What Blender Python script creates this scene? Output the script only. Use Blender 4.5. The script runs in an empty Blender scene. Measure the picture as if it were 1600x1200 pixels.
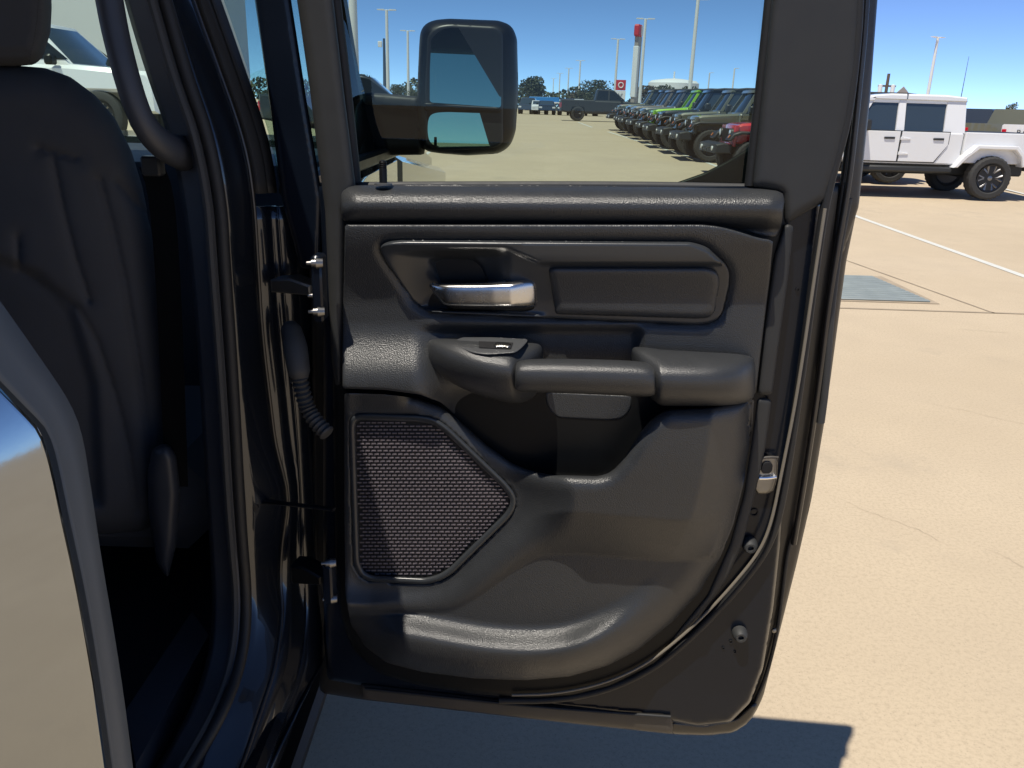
import bpy, bmesh, math, random
import numpy as np
from mathutils import Vector, Matrix
from mathutils.geometry import delaunay_2d_cdt
random.seed(7); rng = np.random.default_rng(7)
scn = bpy.context.scene
col = scn.collection

# ------------------------------------------------------------------ camera
FOC = 1280.0; CAMH = 1.5; PITCH = math.atan(435/FOC); ROLL = 0.030
Fv = np.array([0, math.cos(PITCH), -math.sin(PITCH)])
R0 = np.array([1., 0, 0]); U0 = np.array([0, math.sin(PITCH), math.cos(PITCH)])
Rv = R0*math.cos(ROLL)+U0*math.sin(ROLL); Uv = U0*math.cos(ROLL)-R0*math.sin(ROLL)
Cv = np.array([0, 0, CAMH])
cd = bpy.data.cameras.new('camera'); cam = bpy.data.objects.new('camera', cd); col.objects.link(cam)
cd.sensor_fit = 'HORIZONTAL'; cd.sensor_width = 36; cd.lens = FOC*36/1600
cd.clip_start = 0.02; cd.clip_end = 3000
cam.matrix_world = Matrix(((Rv[0], Uv[0], -Fv[0], 0), (Rv[1], Uv[1], -Fv[1], 0), (Rv[2], Uv[2], -Fv[2], CAMH), (0, 0, 0, 1)))
scn.camera = cam
# ------------------------------------------------------------------ world, sun, exposure
SUN = Vector((-0.49, -0.60, 2.0)).normalized()
w = bpy.data.worlds.new('World'); scn.world = w; w.use_nodes = True
nt = w.node_tree; bg = nt.nodes['Background']; sky = nt.nodes.new('ShaderNodeTexSky')
sky.sky_type = 'NISHITA'; sky.sun_disc = False; sky.sun_elevation = math.asin(SUN.z)
sky.sun_rotation = math.atan2(SUN.x, SUN.y) % (2*math.pi)
sky.altitude = 3000; sky.air_density = 0.42; sky.dust_density = 0.0; sky.ozone_density = 5.5
nt.links.new(sky.outputs[0], bg.inputs[0]); bg.inputs[1].default_value = 0.122
sd_ = bpy.data.lights.new('sun', 'SUN'); sd_.energy = 2.85; sd_.angle = math.radians(0.5); sd_.color = (1, 0.93, 0.82)
so = bpy.data.objects.new('sun', sd_); col.objects.link(so); so.rotation_euler = SUN.to_track_quat('Z', 'Y').to_euler()
scn.view_settings.view_transform = 'Standard'; scn.view_settings.look = 'None'; scn.view_settings.gamma = 1
scn.view_settings.exposure = 0.86; scn.view_settings.use_curve_mapping = False

# ------------------------------------------------------------------ materials
MATS = {}
def mat(name, c, rough=0.5, metal=0.0, coat=0.0, bump=None, var=None, spec=0.5, emis=None, crough=0.03):
    m = bpy.data.materials.new(name); m.use_nodes = True; n = m.node_tree; b = n.nodes['Principled BSDF']
    b.inputs['Base Color'].default_value = (*c, 1); b.inputs['Roughness'].default_value = rough
    b.inputs['Metallic'].default_value = metal; b.inputs['Coat Weight'].default_value = coat
    b.inputs['Coat Roughness'].default_value = crough; b.inputs['Specular IOR Level'].default_value = spec
    tc = n.nodes.new('ShaderNodeTexCoord')
    if var:                                   # (scale, amount)  mottled colour
        no = n.nodes.new('ShaderNodeTexNoise'); no.inputs['Scale'].default_value = var[0]; no.inputs['Detail'].default_value = 5
        mx = n.nodes.new('ShaderNodeMix'); mx.data_type = 'RGBA'
        mx.inputs[6].default_value = (*[x*(1-var[1]) for x in c], 1); mx.inputs[7].default_value = (*[min(1, x*(1+var[1])) for x in c], 1)
        n.links.new(tc.outputs['Object'], no.inputs[0]); n.links.new(no.outputs[0], mx.inputs[0]); n.links.new(mx.outputs[2], b.inputs['Base Color'])
        mr = n.nodes.new('ShaderNodeMapRange'); mr.inputs[3].default_value = rough*0.82; mr.inputs[4].default_value = min(1, rough*1.2)
        n.links.new(no.outputs[0], mr.inputs[0]); n.links.new(mr.outputs[0], b.inputs['Roughness'])
    if bump:                                  # (kind, scale, strength, distance)
        if bump[0] == 'v':
            t = n.nodes.new('ShaderNodeTexVoronoi'); t.inputs['Scale'].default_value = bump[1]; o = t.outputs['Distance']
        else:
            t = n.nodes.new('ShaderNodeTexNoise'); t.inputs['Scale'].default_value = bump[1]; t.inputs['Detail'].default_value = 4; o = t.outputs[0]
        n.links.new(tc.outputs['Object'], t.inputs[0])
        bp = n.nodes.new('ShaderNodeBump'); bp.inputs['Strength'].default_value = bump[2]; bp.inputs['Distance'].default_value = bump[3]
        n.links.new(o, bp.inputs['Height']); n.links.new(bp.outputs[0], b.inputs['Normal'])
    if emis: b.inputs['Emission Color'].default_value = (*emis[:3], 1); b.inputs['Emission Strength'].default_value = emis[3]
    MATS[name] = m; return m
def glass(name, tint):
    """thin pane: both faces reflect, absorption follows the slanted path through it"""
    m = bpy.data.materials.new(name); m.use_nodes = True; n = m.node_tree; n.nodes.clear(); L = n.links.new
    def M_(op, a, b=None):
        q = n.nodes.new('ShaderNodeMath'); q.operation = op
        for i, v in enumerate((a, b)):
            if v is None: continue
            if isinstance(v, (int, float)): q.inputs[i].default_value = v
            else: L(v, q.inputs[i])
        return q.outputs[0]
    ge = n.nodes.new('ShaderNodeNewGeometry'); dp = n.nodes.new('ShaderNodeVectorMath'); dp.operation = 'DOT_PRODUCT'
    L(ge.outputs['Normal'], dp.inputs[0]); L(ge.outputs['Incoming'], dp.inputs[1]); c = M_('ABSOLUTE', dp.outputs['Value'])
    ci = M_('SQRT', M_('SUBTRACT', 1, M_('DIVIDE', M_('SUBTRACT', 1, M_('MULTIPLY', c, c)), 2.25))); ex = M_('DIVIDE', 1, ci)
    cc = n.nodes.new('ShaderNodeCombineColor')
    for i, t in enumerate(tint): L(M_('POWER', t, ex), cc.inputs[i])
    rs = M_('DIVIDE', M_('SUBTRACT', c, M_('MULTIPLY', ci, 1.5)), M_('ADD', c, M_('MULTIPLY', ci, 1.5)))
    rp = M_('DIVIDE', M_('SUBTRACT', M_('MULTIPLY', c, 1.5), ci), M_('ADD', M_('MULTIPLY', c, 1.5), ci))
    F = M_('MULTIPLY', M_('ADD', M_('MULTIPLY', rs, rs), M_('MULTIPLY', rp, rp)), .5)
    F2 = M_('MINIMUM', M_('MULTIPLY', F, .6), 1)
    o = n.nodes.new('ShaderNodeOutputMaterial'); mx = n.nodes.new('ShaderNodeMixShader'); tr = n.nodes.new('ShaderNodeBsdfTransparent')
    gl = n.nodes.new('ShaderNodeBsdfGlossy'); gl.inputs['Roughness'].default_value = 0.0
    L(cc.outputs[0], tr.inputs[0]); L(F2, mx.inputs[0]); L(tr.outputs[0], mx.inputs[1]); L(gl.outputs[0], mx.inputs[2]); L(mx.outputs[0], o.inputs[0])
    MATS[name] = m; return m
mat('grain', (.034, .0358, .0375), .35, bump=('v', 620, .45, .0008), var=(60, .10))
mat('grain_soft', (.036, .0376, .039), .36, bump=('v', 720, .38, .0007), var=(50, .10))
mat('satin', (.034, .037, .040), .28, bump=('n', 900, .10, .0004))
mat('trim_grey', (.034, .0345, .034), .5, spec=.32, bump=('n', 900, .12, .0004), var=(30, .12))
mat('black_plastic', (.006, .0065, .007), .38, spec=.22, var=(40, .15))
mat('rubber', (.013, .013, .013), .6, var=(60, .2))
mat('rubber_grey', (.035, .036, .036), .62, var=(60, .15))
mat('navy_paint', (.016, .020, .027), .24, metal=.45, coat=1.0, crough=.02, bump=('n', 350, .02, .0005))
mat('jamb_paint', (.005, .008, .015), .30, metal=.15, coat=.28, crough=.08, spec=.22, var=(12, .25))
mat('hem_reflect_brown', (.030, .026, .021), .38, metal=.2, coat=.5, crough=.22, var=(25, .25))  # brown of the reflected ground is put into this dark paint's colour
mat('sill_strip', (.055, .048, .040), .5, var=(18, .3))
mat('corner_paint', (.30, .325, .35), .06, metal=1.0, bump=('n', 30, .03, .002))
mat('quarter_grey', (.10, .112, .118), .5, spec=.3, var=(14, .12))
mat('switch_grey', (.060, .062, .064), .42)
mat('seal_lip', (.20, .175, .135), .5)
mat('silver', (.62, .61, .59), .26, metal=1.0, var=(120, .05))
mat('chrome', (.85, .85, .85), .07, metal=1.0)
mat('steel', (.24, .235, .225), .38, metal=1.0, var=(90, .2))
mat('mirror', (.34, .47, .42), .0, metal=1.0)
mat('grille_dark', (.004, .004, .005), .7)
mat('grille_bar', (.36, .32, .36), .34, metal=.7, var=(200, .45))
mat('fabric', (.085, .087, .093), .85, bump=('n', 1400, .3, .0008), var=(14, .2))
mat('headliner', (.05, .05, .05), .9)
mat('carpet', (.014, .016, .022), .95, bump=('n', 500, .5, .003))
mat('inner_trim', (.042, .046, .055), .48, bump=('n', 700, .1, .0005), var=(20, .15))
glass('door_glass', (.56, .67, .62)); glass('shield_glass', (.86, .94, .90)); glass('clear_lens', (.9, .9, .9))
mat('dark_glass', (.012, .016, .020), .04, spec=.4)
mat('tint_glass', (.035, .05, .06), .04, coat=1, spec=.8)
mat('tyre', (.035, .035, .034), .8, var=(40, .25), bump=('n', 120, .3, .004))
mat('rim_dark', (.03, .03, .032), .3, metal=.7); mat('rim_alloy', (.22, .22, .23), .32, metal=1)
mat('white_paint', (.76, .77, .77), .25, coat=.8)
mat('red_paint', (.62, .02, .03), .25, coat=1); mat('olive_paint', (.14, .14, .095), .3, coat=.8)
mat('lime_paint', (.28, .58, .015), .28, coat=.8); mat('grey_paint', (.14, .145, .15), .28, metal=.3, coat=.8)
mat('black_paint', (.012, .013, .015), .22, coat=1); mat('matte_black', (.022, .024, .025), .5)
mat('slate_paint', (.055, .065, .075), .25, metal=.3, coat=1); mat('sand_paint', (.17, .145, .115), .3, coat=.8)
mat('lamp_red', (.50, .008, .02), .15, coat=1); mat('lamp_white', (.75, .77, .78), .1, coat=1); mat('lamp_amber', (.6, .18, .02), .2, coat=1)
mat('pole_white', (.74, .76, .74), .45); mat('sign_red', (.55, .03, .04), .5); mat('sign_white', (.8, .8, .8), .5); mat('sign_back', (.34, .31, .28), .5, var=(5, .15))
mat('sign_blue', (.02, .22, .60), .5); mat('wood_pole', (.12, .09, .065), .9)
mat('tank_white', (.78, .80, .80), .5); mat('wall_grey', (.55, .57, .57), .8, var=(.4, .06)); mat('wall_panel', (.42, .44, .45), .7)
mat('line_paint', (.66, .66, .60), .6, var=(9, .10)); mat('bark', (.09, .065, .045), .95)
mat('grate', (.29, .33, .32), .55, metal=.2, var=(6, .25))

def leafmat(name, c):
    m = bpy.data.materials.new(name); m.use_nodes = True; n = m.node_tree; b = n.nodes['Principled BSDF']
    b.inputs['Roughness'].default_value = .7
    no = n.nodes.new('ShaderNodeTexNoise'); no.inputs['Scale'].default_value = 1.3; tc = n.nodes.new('ShaderNodeTexCoord')
    cr = n.nodes.new('ShaderNodeValToRGB'); cr.color_ramp.elements[0].position = .3; cr.color_ramp.elements[1].position = .7
    cr.color_ramp.elements[0].color = (*[x*.6 for x in c], 1); cr.color_ramp.elements[1].color = (*[x*1.35 for x in c], 1)
    n.links.new(tc.outputs['Object'], no.inputs[0]); n.links.new(no.outputs[0], cr.inputs[0]); n.links.new(cr.outputs[0], b.inputs['Base Color'])
    MATS[name] = m
leafmat('leaf_oak', (.060, .072, .034)); leafmat('leaf_brown', (.095, .075, .045)); leafmat('leaf_pale', (.085, .10, .050))

def ground_material():
    m = bpy.data.materials.new('concrete'); m.use_nodes = True; n = m.node_tree; b = n.nodes['Principled BSDF']
    tc = n.nodes.new('ShaderNodeTexCoord'); L = n.links.new
    def noise(s, d=6, r=.6):
        t = n.nodes.new('ShaderNodeTexNoise'); t.inputs['Scale'].default_value = s; t.inputs['Detail'].default_value = d; t.inputs['Roughness'].default_value = r
        L(tc.outputs['Object'], t.inputs[0]); return t.outputs[0]
    def mix(fac, a, bcol, typ='MIX'):
        x = n.nodes.new('ShaderNodeMix'); x.data_type = 'RGBA'; x.blend_type = typ
        if isinstance(fac, float): x.inputs[0].default_value = fac
        else: L(fac, x.inputs[0])
        for i, v in ((6, a), (7, bcol)):
            if isinstance(v, tuple): x.inputs[i].default_value = (*v, 1)
            else: L(v, x.inputs[i])
        return x.outputs[2]
    def ramp(o, p0, p1):
        r = n.nodes.new('ShaderNodeMapRange'); r.inputs[1].default_value = p0; r.inputs[2].default_value = p1; L(o, r.inputs[0]); return r.outputs[0]
    c = mix(ramp(noise(.35, 5), .35, .65), (.52, .425, .295), (.585, .485, .345))
    c = mix(ramp(noise(2.2, 6), .30, .72), c, mix(.5, c, (.47, .385, .275)))
    c = mix(ramp(noise(70, 4, .7), .46, .74), c, (.43, .35, .245))         # fine aggregate
    c = mix(ramp(noise(210, 3, .7), .60, .72), c, (.22, .18, .14))        # dark pits
    c = mix(ramp(noise(.9, 7, .7), .58, .80), c, (.40, .335, .25))           # blotches
    c = mix(ramp(noise(.13, 3), .55, .75), c, mix(.35, c, (.36, .30, .25)))  # broad stains
    L(c, b.inputs['Base Color']); b.inputs['Roughness'].default_value = .86; b.inputs['Specular IOR Level'].default_value = .3
    bp = n.nodes.new('ShaderNodeBump'); bp.inputs['Strength'].default_value = .14; bp.inputs['Distance'].default_value = .003
    L(noise(140, 5, .7), bp.inputs['Height']); L(bp.outputs[0], b.inputs['Normal'])
    MATS['concrete'] = m; return m
ground_material()

# ------------------------------------------------------------------ pixel rays to points in the place
def rays(px, py):
    px = np.asarray(px, float); py = np.asarray(py, float)
    return Fv + Rv*((px-800)/FOC)[..., None] - Uv*((py-600)/FOC)[..., None]
def atY(px, py, Y):
    d = rays(px, py); return Cv + d*(np.asarray(Y, float)/d[..., 1])[..., None]
def atX(px, py, X):
    d = rays(px, py); return Cv + d*(np.asarray(X, float)/d[..., 0])[..., None]
def atZ(px, py, Z):
    d = rays(px, py); return Cv + d*((np.asarray(Z, float)-CAMH)/d[..., 2])[..., None]
YAW = math.radians(5.0); DO = np.array([0.05, 1.09, 0.0])
Tv = np.array([math.cos(YAW), -math.sin(YAW), 0]); Nv = np.array([-math.sin(YAW), -math.cos(YAW), 0])
def DS(px, py, w):                            # door-local point (x along the door, y away from its inner face, z up)
    d = rays(px, py); w = np.asarray(w, float)
    t = ((DO-Cv)@Nv + w)/(d@Nv); P = Cv + d*t[..., None] - DO
    return np.stack([P@Tv, -w + 0*P[..., 2], P[..., 2]], -1)
def gz(y, x=0): return float(np.interp(y, [13, 16.5, 22.6, 40, 57], [0, .035, .25, .54, .66])*np.interp(x, [9, 16], [1, .12])+np.interp(x, [-8, -4.5], [.55, 0])*np.interp(y, [11, 16], [0, 1]))
def gpt(px, py):                              # where a ray meets the (gently rising) lot
    z = 0.0
    for _ in range(30): P = atZ(np.array(float(px)), np.array(float(py)), z); z = .5*z+.5*gz(P[1], P[0])
    return P

# ------------------------------------------------------------------ mesh helpers
def link(o, parent=None):
    col.objects.link(o)
    if parent is not None: o.parent = parent
    return o
def mesh_obj(name, verts, faces, m, parent=None, smooth=True, auto=None):
    me = bpy.data.meshes.new(name); me.from_pydata([tuple(map(float, v)) for v in verts], [], [tuple(map(int, f)) for f in faces]); me.validate()
    if m: me.materials.append(MATS[m] if isinstance(m, str) else m)
    bm = bmesh.new(); bm.from_mesh(me); bmesh.ops.recalc_face_normals(bm, faces=bm.faces); bm.to_mesh(me); bm.free()
    if smooth:
        me.polygons.foreach_set('use_smooth', [True]*len(me.polygons))
        if auto is not None: me.set_sharp_from_angle(angle=math.radians(auto))
    o = bpy.data.objects.new(name, me); return link(o, parent)
def chaikin(P, it=2, closed=True):
    P = np.asarray(P, float)
    if closed and P.shape[1] == 2 and it:       # keep long straight edges: only the last few pixels at a corner get rounded
        D = []; Lm = 11.0
        for a, b in zip(P, np.roll(P, -1, 0)):
            L = np.linalg.norm(b-a); D.append(a)
            if L > 3*Lm: D += [a+(b-a)*Lm/L, b-(b-a)*Lm/L]
        P = np.array(D)
    for _ in range(it):
        Q = np.roll(P, -1, 0) if closed else P[1:]
        A = P if closed else P[:-1]
        N = np.empty((2*len(A), P.shape[1])); N[0::2] = .75*A+.25*Q; N[1::2] = .25*A+.75*Q
        if not closed: N = np.vstack([P[:1], N, P[-1:]])
        P = N
    return P
def resample(P, n=None, step=None, closed=False):
    P = np.asarray(P, float)
    if closed: P = np.vstack([P, P[:1]])
    s = np.r_[0, np.cumsum(np.linalg.norm(np.diff(P, axis=0), axis=1))]
    if n is None: n = max(8, int(s[-1]/step))
    t = np.linspace(0, s[-1], n, endpoint=not closed)
    return np.stack([np.interp(t, s, P[:, k]) for k in range(P.shape[1])], 1)
def sdf(x, y, poly):                          # positive inside
    P = np.asarray(poly, float); Q = np.roll(P, -1, 0)
    x = np.asarray(x, float).ravel(); y = np.asarray(y, float).ravel()
    best = np.full(x.shape, 1e18); inside = np.zeros(x.shape, bool)
    for (ax, ay), (bx, by) in zip(P, Q):
        ex, ey = bx-ax, by-ay; L = ex*ex+ey*ey+1e-12
        t = np.clip(((x-ax)*ex+(y-ay)*ey)/L, 0, 1)
        best = np.minimum(best, (x-ax-t*ex)**2+(y-ay-t*ey)**2)
        if ay != by:
            c = ((ay > y) != (by > y)) & (x < (bx-ax)*(y-ay)/(by-ay)+ax); inside ^= c
    return np.where(inside, 1, -1)*np.sqrt(best)
def sst(a, b, x):
    t = np.clip((x-a)/(b-a), 0, 1); return t*t*(3-2*t)
def erd(sd, r, h):                            # rounded edge: drop near the outline
    t = np.clip(1-sd/r, 0, 1); return -h*(1-np.sqrt(np.maximum(0, 1-t*t)))
def relief(name, poly, hfun, m, parent, step=5, back=-0.02, smooth_it=2, S=DS, auto=None, closed_back=False, mod=None):
    B = resample(chaikin(poly, smooth_it), step=step, closed=True)
    x0, y0 = B.min(0); x1, y1 = B.max(0)
    gx, gy = np.meshgrid(np.arange(x0, x1, step), np.arange(y0, y1, step*.9)); gx[1::2] += step*.5
    gx = gx.ravel(); gy = gy.ravel(); s = sdf(gx, gy, B); k = s > step*1.45; nb = len(B)
    tg = np.roll(B, -1, 0)-np.roll(B, 1, 0); nn = np.stack([-tg[:, 1], tg[:, 0]], 1); nn /= np.linalg.norm(nn, axis=1)[:, None]+1e-9
    if np.sum(B[:, 0]*np.roll(B[:, 1], -1)-np.roll(B[:, 0], -1)*B[:, 1]) < 0: nn = -nn
    rg = []                                     # rows that follow the outline, so rounded edges stay smooth
    for d in (step*.28, step*.62, step*1.05):
        q = B+nn*d; q = q[sdf(q[:, 0], q[:, 1], B) > d*.93]; rg.append(q)
    pts = np.vstack([B]+rg+[np.stack([gx[k], gy[k]], 1)])
    vs, es, fs, ov, oe, of = delaunay_2d_cdt([Vector(p) for p in pts], [(i, (i+1) % nb) for i in range(nb)], [], 0, 1e-4)
    V = np.array([(v.x, v.y) for v in vs]); s = sdf(V[:, 0], V[:, 1], B)
    T = np.array([f for f in fs if len(f) == 3]); cen = V[T].mean(1); T = T[sdf(cen[:, 0], cen[:, 1], B) > 0]
    s[np.abs(s) < .02] = 0
    w = hfun(V[:, 0], V[:, 1], np.maximum(s, 0))+np.zeros(len(V)); P = S(V[:, 0], V[:, 1], w)
    mp = {}
    for i, o in enumerate(ov):
        for q in o: mp[q] = i
    ring = [mp[i] for i in range(nb)]
    Pb = S(V[ring, 0], V[ring, 1], np.full(nb, back) if np.isscalar(back) else back(V[ring, 0], V[ring, 1]))
    n0 = len(P); verts = np.vstack([P, P[ring], Pb]); faces = [tuple(t) for t in T]   # skirt has its own rim so the edge stays crisp
    for i in range(nb):
        j = (i+1) % nb; faces.append((n0+i, n0+j, n0+nb+j, n0+nb+i))
    if closed_back: faces.append(tuple(n0+nb+i for i in range(nb)))
    return mesh_obj(name, verts, faces, m, parent, True, auto)
def flat(h, r=6, d=.003):
    return lambda x, y, s: h+erd(s, r, d)
def frames(P):
    P = np.asarray(P, float); T = np.gradient(P, axis=0); T /= np.linalg.norm(T, axis=1)[:, None]+1e-12
    a = np.array([0, 0, 1.]) if abs(T[0][2]) < .9 else np.array([1., 0, 0])
    u = np.cross(T[0], a); u /= np.linalg.norm(u); out = []
    for t in T:
        u = u-t*(u@t); u /= np.linalg.norm(u)+1e-12; out.append((u, np.cross(t, u)))
    return out
class MB:
    def __init__(s): s.v = []; s.f = []
    def add(s, V, Fc):
        n = len(s.v); s.v += [tuple(map(float, p)) for p in V]; s.f += [tuple(int(i)+n for i in f) for f in Fc]; return s
    def box(s, x0, x1, y0, y1, z0, z1, b=0.0):
        if b <= 0:
            V = [(x, y, z) for x in (x0, x1) for y in (y0, y1) for z in (z0, z1)]
            return s.add(V, [(0, 1, 3, 2), (4, 6, 7, 5), (0, 4, 5, 1), (2, 3, 7, 6), (0, 2, 6, 4), (1, 5, 7, 3)])
        return s.prism([(x0, z0), (x1, z0), (x1, z1), (x0, z1)], y0, y1, b, True)
    def prism(s, prof, y0, y1, b=.01, cut=False, taper=None):
        P = np.asarray(prof, float)
        if cut:                                # cut the corners of the outline too
            Q = []
            for i in range(len(P)):
                p, a, c = P[i], P[i-1], P[(i+1) % len(P)]
                for e in (a, c):
                    d = e-p; L = np.linalg.norm(d); Q.append(p+d/L*min(b, L*.4))
            P = np.array(Q)
        ar = .5*np.sum(P[:, 0]*np.roll(P[:, 1], -1)-np.roll(P[:, 0], -1)*P[:, 1])
        a = P-np.roll(P, 1, 0); c = np.roll(P, -1, 0)-P
        nrm = lambda d: d/(np.linalg.norm(d, axis=1)[:, None]+1e-9)
        t = nrm(nrm(a)+nrm(c)); inn = np.stack([-t[:, 1], t[:, 0]], 1)*(1 if ar > 0 else -1)
        sg = 1 if y1 > y0 else -1; n = len(P); V = []
        for y, off in ((y0, b), (y0+sg*b, 0), (y1-sg*b, 0), (y1, b)):
            for q in P+inn*off: V.append((q[0], y if taper is None else taper(q[0], q[1], y), q[1]))
        Fc = [tuple(range(n)), tuple(range(3*n, 4*n))]
        for r in range(3):
            for i in range(n): Fc.append((r*n+i, r*n+(i+1) % n, (r+1)*n+(i+1) % n, (r+1)*n+i))
        return s.add(V, Fc)
    def tube(s, P, r, n=8, cap=True, flat=1.0):
        P = np.asarray(P, float); r = np.broadcast_to(r, len(P)); fr = frames(P); V = []; Fc = []
        for p, (u, v), rr in zip(P, fr, r):
            for k in range(n):
                a = 2*math.pi*k/n; V.append(p+rr*(math.cos(a)*u+flat*math.sin(a)*v))
        for i in range(len(P)-1):
            for k in range(n): Fc.append((i*n+k, i*n+(k+1) % n, (i+1)*n+(k+1) % n, (i+1)*n+k))
        if cap: Fc += [tuple(range(n)), tuple(range((len(P)-1)*n, len(P)*n))]
        return s.add(V, Fc)
    def lathe(s, prof, axis='y', c=(0, 0, 0), n=24, mod=None):     # prof: (along, radius)
        V = []; Fc = []; m = len(prof)
        for k in range(n):
            a = 2*math.pi*k/n; ca, sa = math.cos(a), math.sin(a)
            for j, (t, r) in enumerate(prof):
                if mod: r = mod(k, j, r)
                p = {'y': (r*ca, t, r*sa), 'x': (t, r*ca, r*sa), 'z': (r*ca, r*sa, t)}[axis]
                V.append((p[0]+c[0], p[1]+c[1], p[2]+c[2]))
        for k in range(n):
            for j in range(m-1): Fc.append((k*m+j, k*m+j+1, ((k+1) % n)*m+j+1, ((k+1) % n)*m+j))
        if prof[0][1] > 1e-6: Fc.append(tuple(k*m for k in range(n)))
        if prof[-1][1] > 1e-6: Fc.append(tuple(k*m+m-1 for k in range(n)))
        return s.add(V, Fc)
    def build(s, name, m, parent=None, smooth=True, auto=38): return mesh_obj(name, s.v, s.f, m, parent, smooth, auto)
def loft(name, rows, m, parent, auto=None, thick=0):
    n = len(rows[0]); V = np.vstack(rows); Fc = []
    for r in range(len(rows)-1):
        for i in range(n-1): Fc.append((r*n+i, r*n+i+1, (r+1)*n+i+1, (r+1)*n+i))
    o = mesh_obj(name, V, Fc, m, parent, True, auto)
    if thick:
        md = o.modifiers.new('thickness', 'SOLIDIFY'); md.thickness = thick; md.offset = 0
    return o
def ringloft(name, secs, m, parent, S=DS, sub=2):
    n = len(secs[0][1]); px = np.repeat([s[0] for s in secs], n).astype(float)
    py = np.array([q[0] for s in secs for q in s[1]], float); ww = np.array([q[1] for s in secs for q in s[1]], float)
    V = S(px, py, ww); Fc = [tuple(range(n)), tuple(range((len(secs)-1)*n, len(secs)*n))]
    for r in range(len(secs)-1):
        for i in range(n): Fc.append((r*n+i, r*n+(i+1) % n, (r+1)*n+(i+1) % n, (r+1)*n+i))
    o = mesh_obj(name, V, Fc, m, parent)
    if sub: md = o.modifiers.new('round', 'SUBSURF'); md.levels = sub; md.render_levels = sub
    return o
def tag(o, label=None, cat=None, group=None, kind=None):
    for k, v in (('label', label), ('category', cat), ('group', group), ('kind', kind)):
        if v: o[k] = v
    return o
def empty(name, loc, rz=0.0):
    o = bpy.data.objects.new(name, None); o.location = loc; o.rotation_euler.z = rz; o.empty_display_size = .2; return link(o)
def copy_tree(o, parent=None):
    c = o.copy(); col.objects.link(c); c.parent = parent
    for ch in o.children: 
        if ch.name in col.objects: copy_tree(ch, c)
    return c
def repaint(root, old, new):
    def go(o):
        for sl in getattr(o, 'material_slots', []):
            if sl.material and sl.material.name == old: sl.link = 'OBJECT'; sl.material = MATS[new]
        for ch in o.children: go(ch)
    go(root)

# ------------------------------------------------------------------ the setting: ground and its markings
ys = [-400, -60, -10, 7, 11, 13, 16, 16.5, 22.6, 40, 57, 120, 400, 1500]
xs_ = (-1500, -60, -8, -4.5, 0, 9, 12.5, 16, 60, 1500)
gv = [(x, y, gz(y, x)) for y in ys for x in xs_]
gf = [(r*10+c, r*10+c+1, (r+1)*10+c+1, (r+1)*10+c) for r in range(len(ys)-1) for c in range(9)]
ground = tag(mesh_obj('ground', gv, gf, 'concrete', smooth=False), kind='structure')
def strip(name, x0, y0, x1, y1, wd, m, parent=ground, dz=.004, n=12):
    d = np.array([x1-x0, y1-y0]); d /= np.linalg.norm(d); q = np.array([-d[1], d[0]])*wd/2; V = []; Fc = []
    for i in range(n+1):
        t = i/n; p = np.array([x0+(x1-x0)*t, y0+(y1-y0)*t])
        for s in (-1, 1): e = p+q*s; V.append((e[0], e[1], gz(p[1], p[0])+dz))
    for i in range(n): Fc.append((2*i, 2*i+1, 2*i+3, 2*i+2))
    return mesh_obj(name, V, Fc, m, parent, False)
def line_px(a, b, wd, ext=(0, 0)):
    P, Q = gpt(*a)[:2], gpt(*b)[:2]; d = Q-P; P = P-d*ext[0]; Q = Q+d*ext[1]; return strip('painted_line', P[0], P[1], Q[0], Q[1], wd, 'line_paint')
line_px((1335, 337), (1600, 432), .095, (.25, .6)); line_px((950, 206), (1120, 260), .12, (0, .25)); line_px((1572, 296), (1600, 303), .10, (.3, 2)); line_px((903, 191), (925, 199), .12); line_px((634, 268), (664, 243), .10, (.6, .3))
mat('joint', (.37, .30, .215), .95, var=(5, .35)); mat('crack', (.40, .33, .235), .95)
strip('joint_line', 1.2, 6.62, 12, 6.50, .035, 'joint', n=30); strip('joint_line', 3.62, 8.9, 3.93, 6.58, .02, 'joint')
strip('joint_line', 3.1, 12.0, 3.62, 8.9, .012, 'crack')
def wander(x0, y0, x1, y1, wd, amp=.02, n=26):                 # a hairline crack
    t = np.linspace(0, 1, n); px = x0+(x1-x0)*t+np.cumsum(rng.normal(0, amp, n))*.35; py = y0+(y1-y0)*t+np.cumsum(rng.normal(0, amp, n))*.35
    V = []; Fc = []
    for i in range(n):
        ww = .55*wd*(.3+.7*rng.random())*math.sin(math.pi*(i+.5)/n)
        V += [(px[i]-ww/2, py[i]-ww/3, .003), (px[i]+ww/2, py[i]+ww/3, .003)]
    for i in range(n-1): Fc.append((2*i, 2*i+1, 2*i+3, 2*i+2))
    mesh_obj('crack', V, Fc, 'crack', ground, False)
wander(1.35, 3.1, 1.75, 2.7, .004); wander(1.75, 2.72, 2.0, 2.3, .004, .03); wander(2.2, 4.4, 3.2, 3.6, .005); wander(1.6, 3.7, 2.4, 4.3, .004); wander(3.3, 6.0, 3.75, 5.9, .012)

# storm-drain grate set in the slab
gr = empty('drain_grate', (3.2, 7.42, 0)); tag(gr, 'blue grey steel drain grate set flush in tan concrete', 'grate')
MB().box(-.72, .42, -.56, .62, .002, .006).build('frame', 'joint', gr, False)
for i in range(13):
    y = -.52+i*.085; x1 = .30+(.06-.045*y)*0+(.06*(1-(y+.52)/1.1))
    MB().box(-.68, x1, y, y+.066, .008, .020, .004).build('bar', 'grate', gr)

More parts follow.
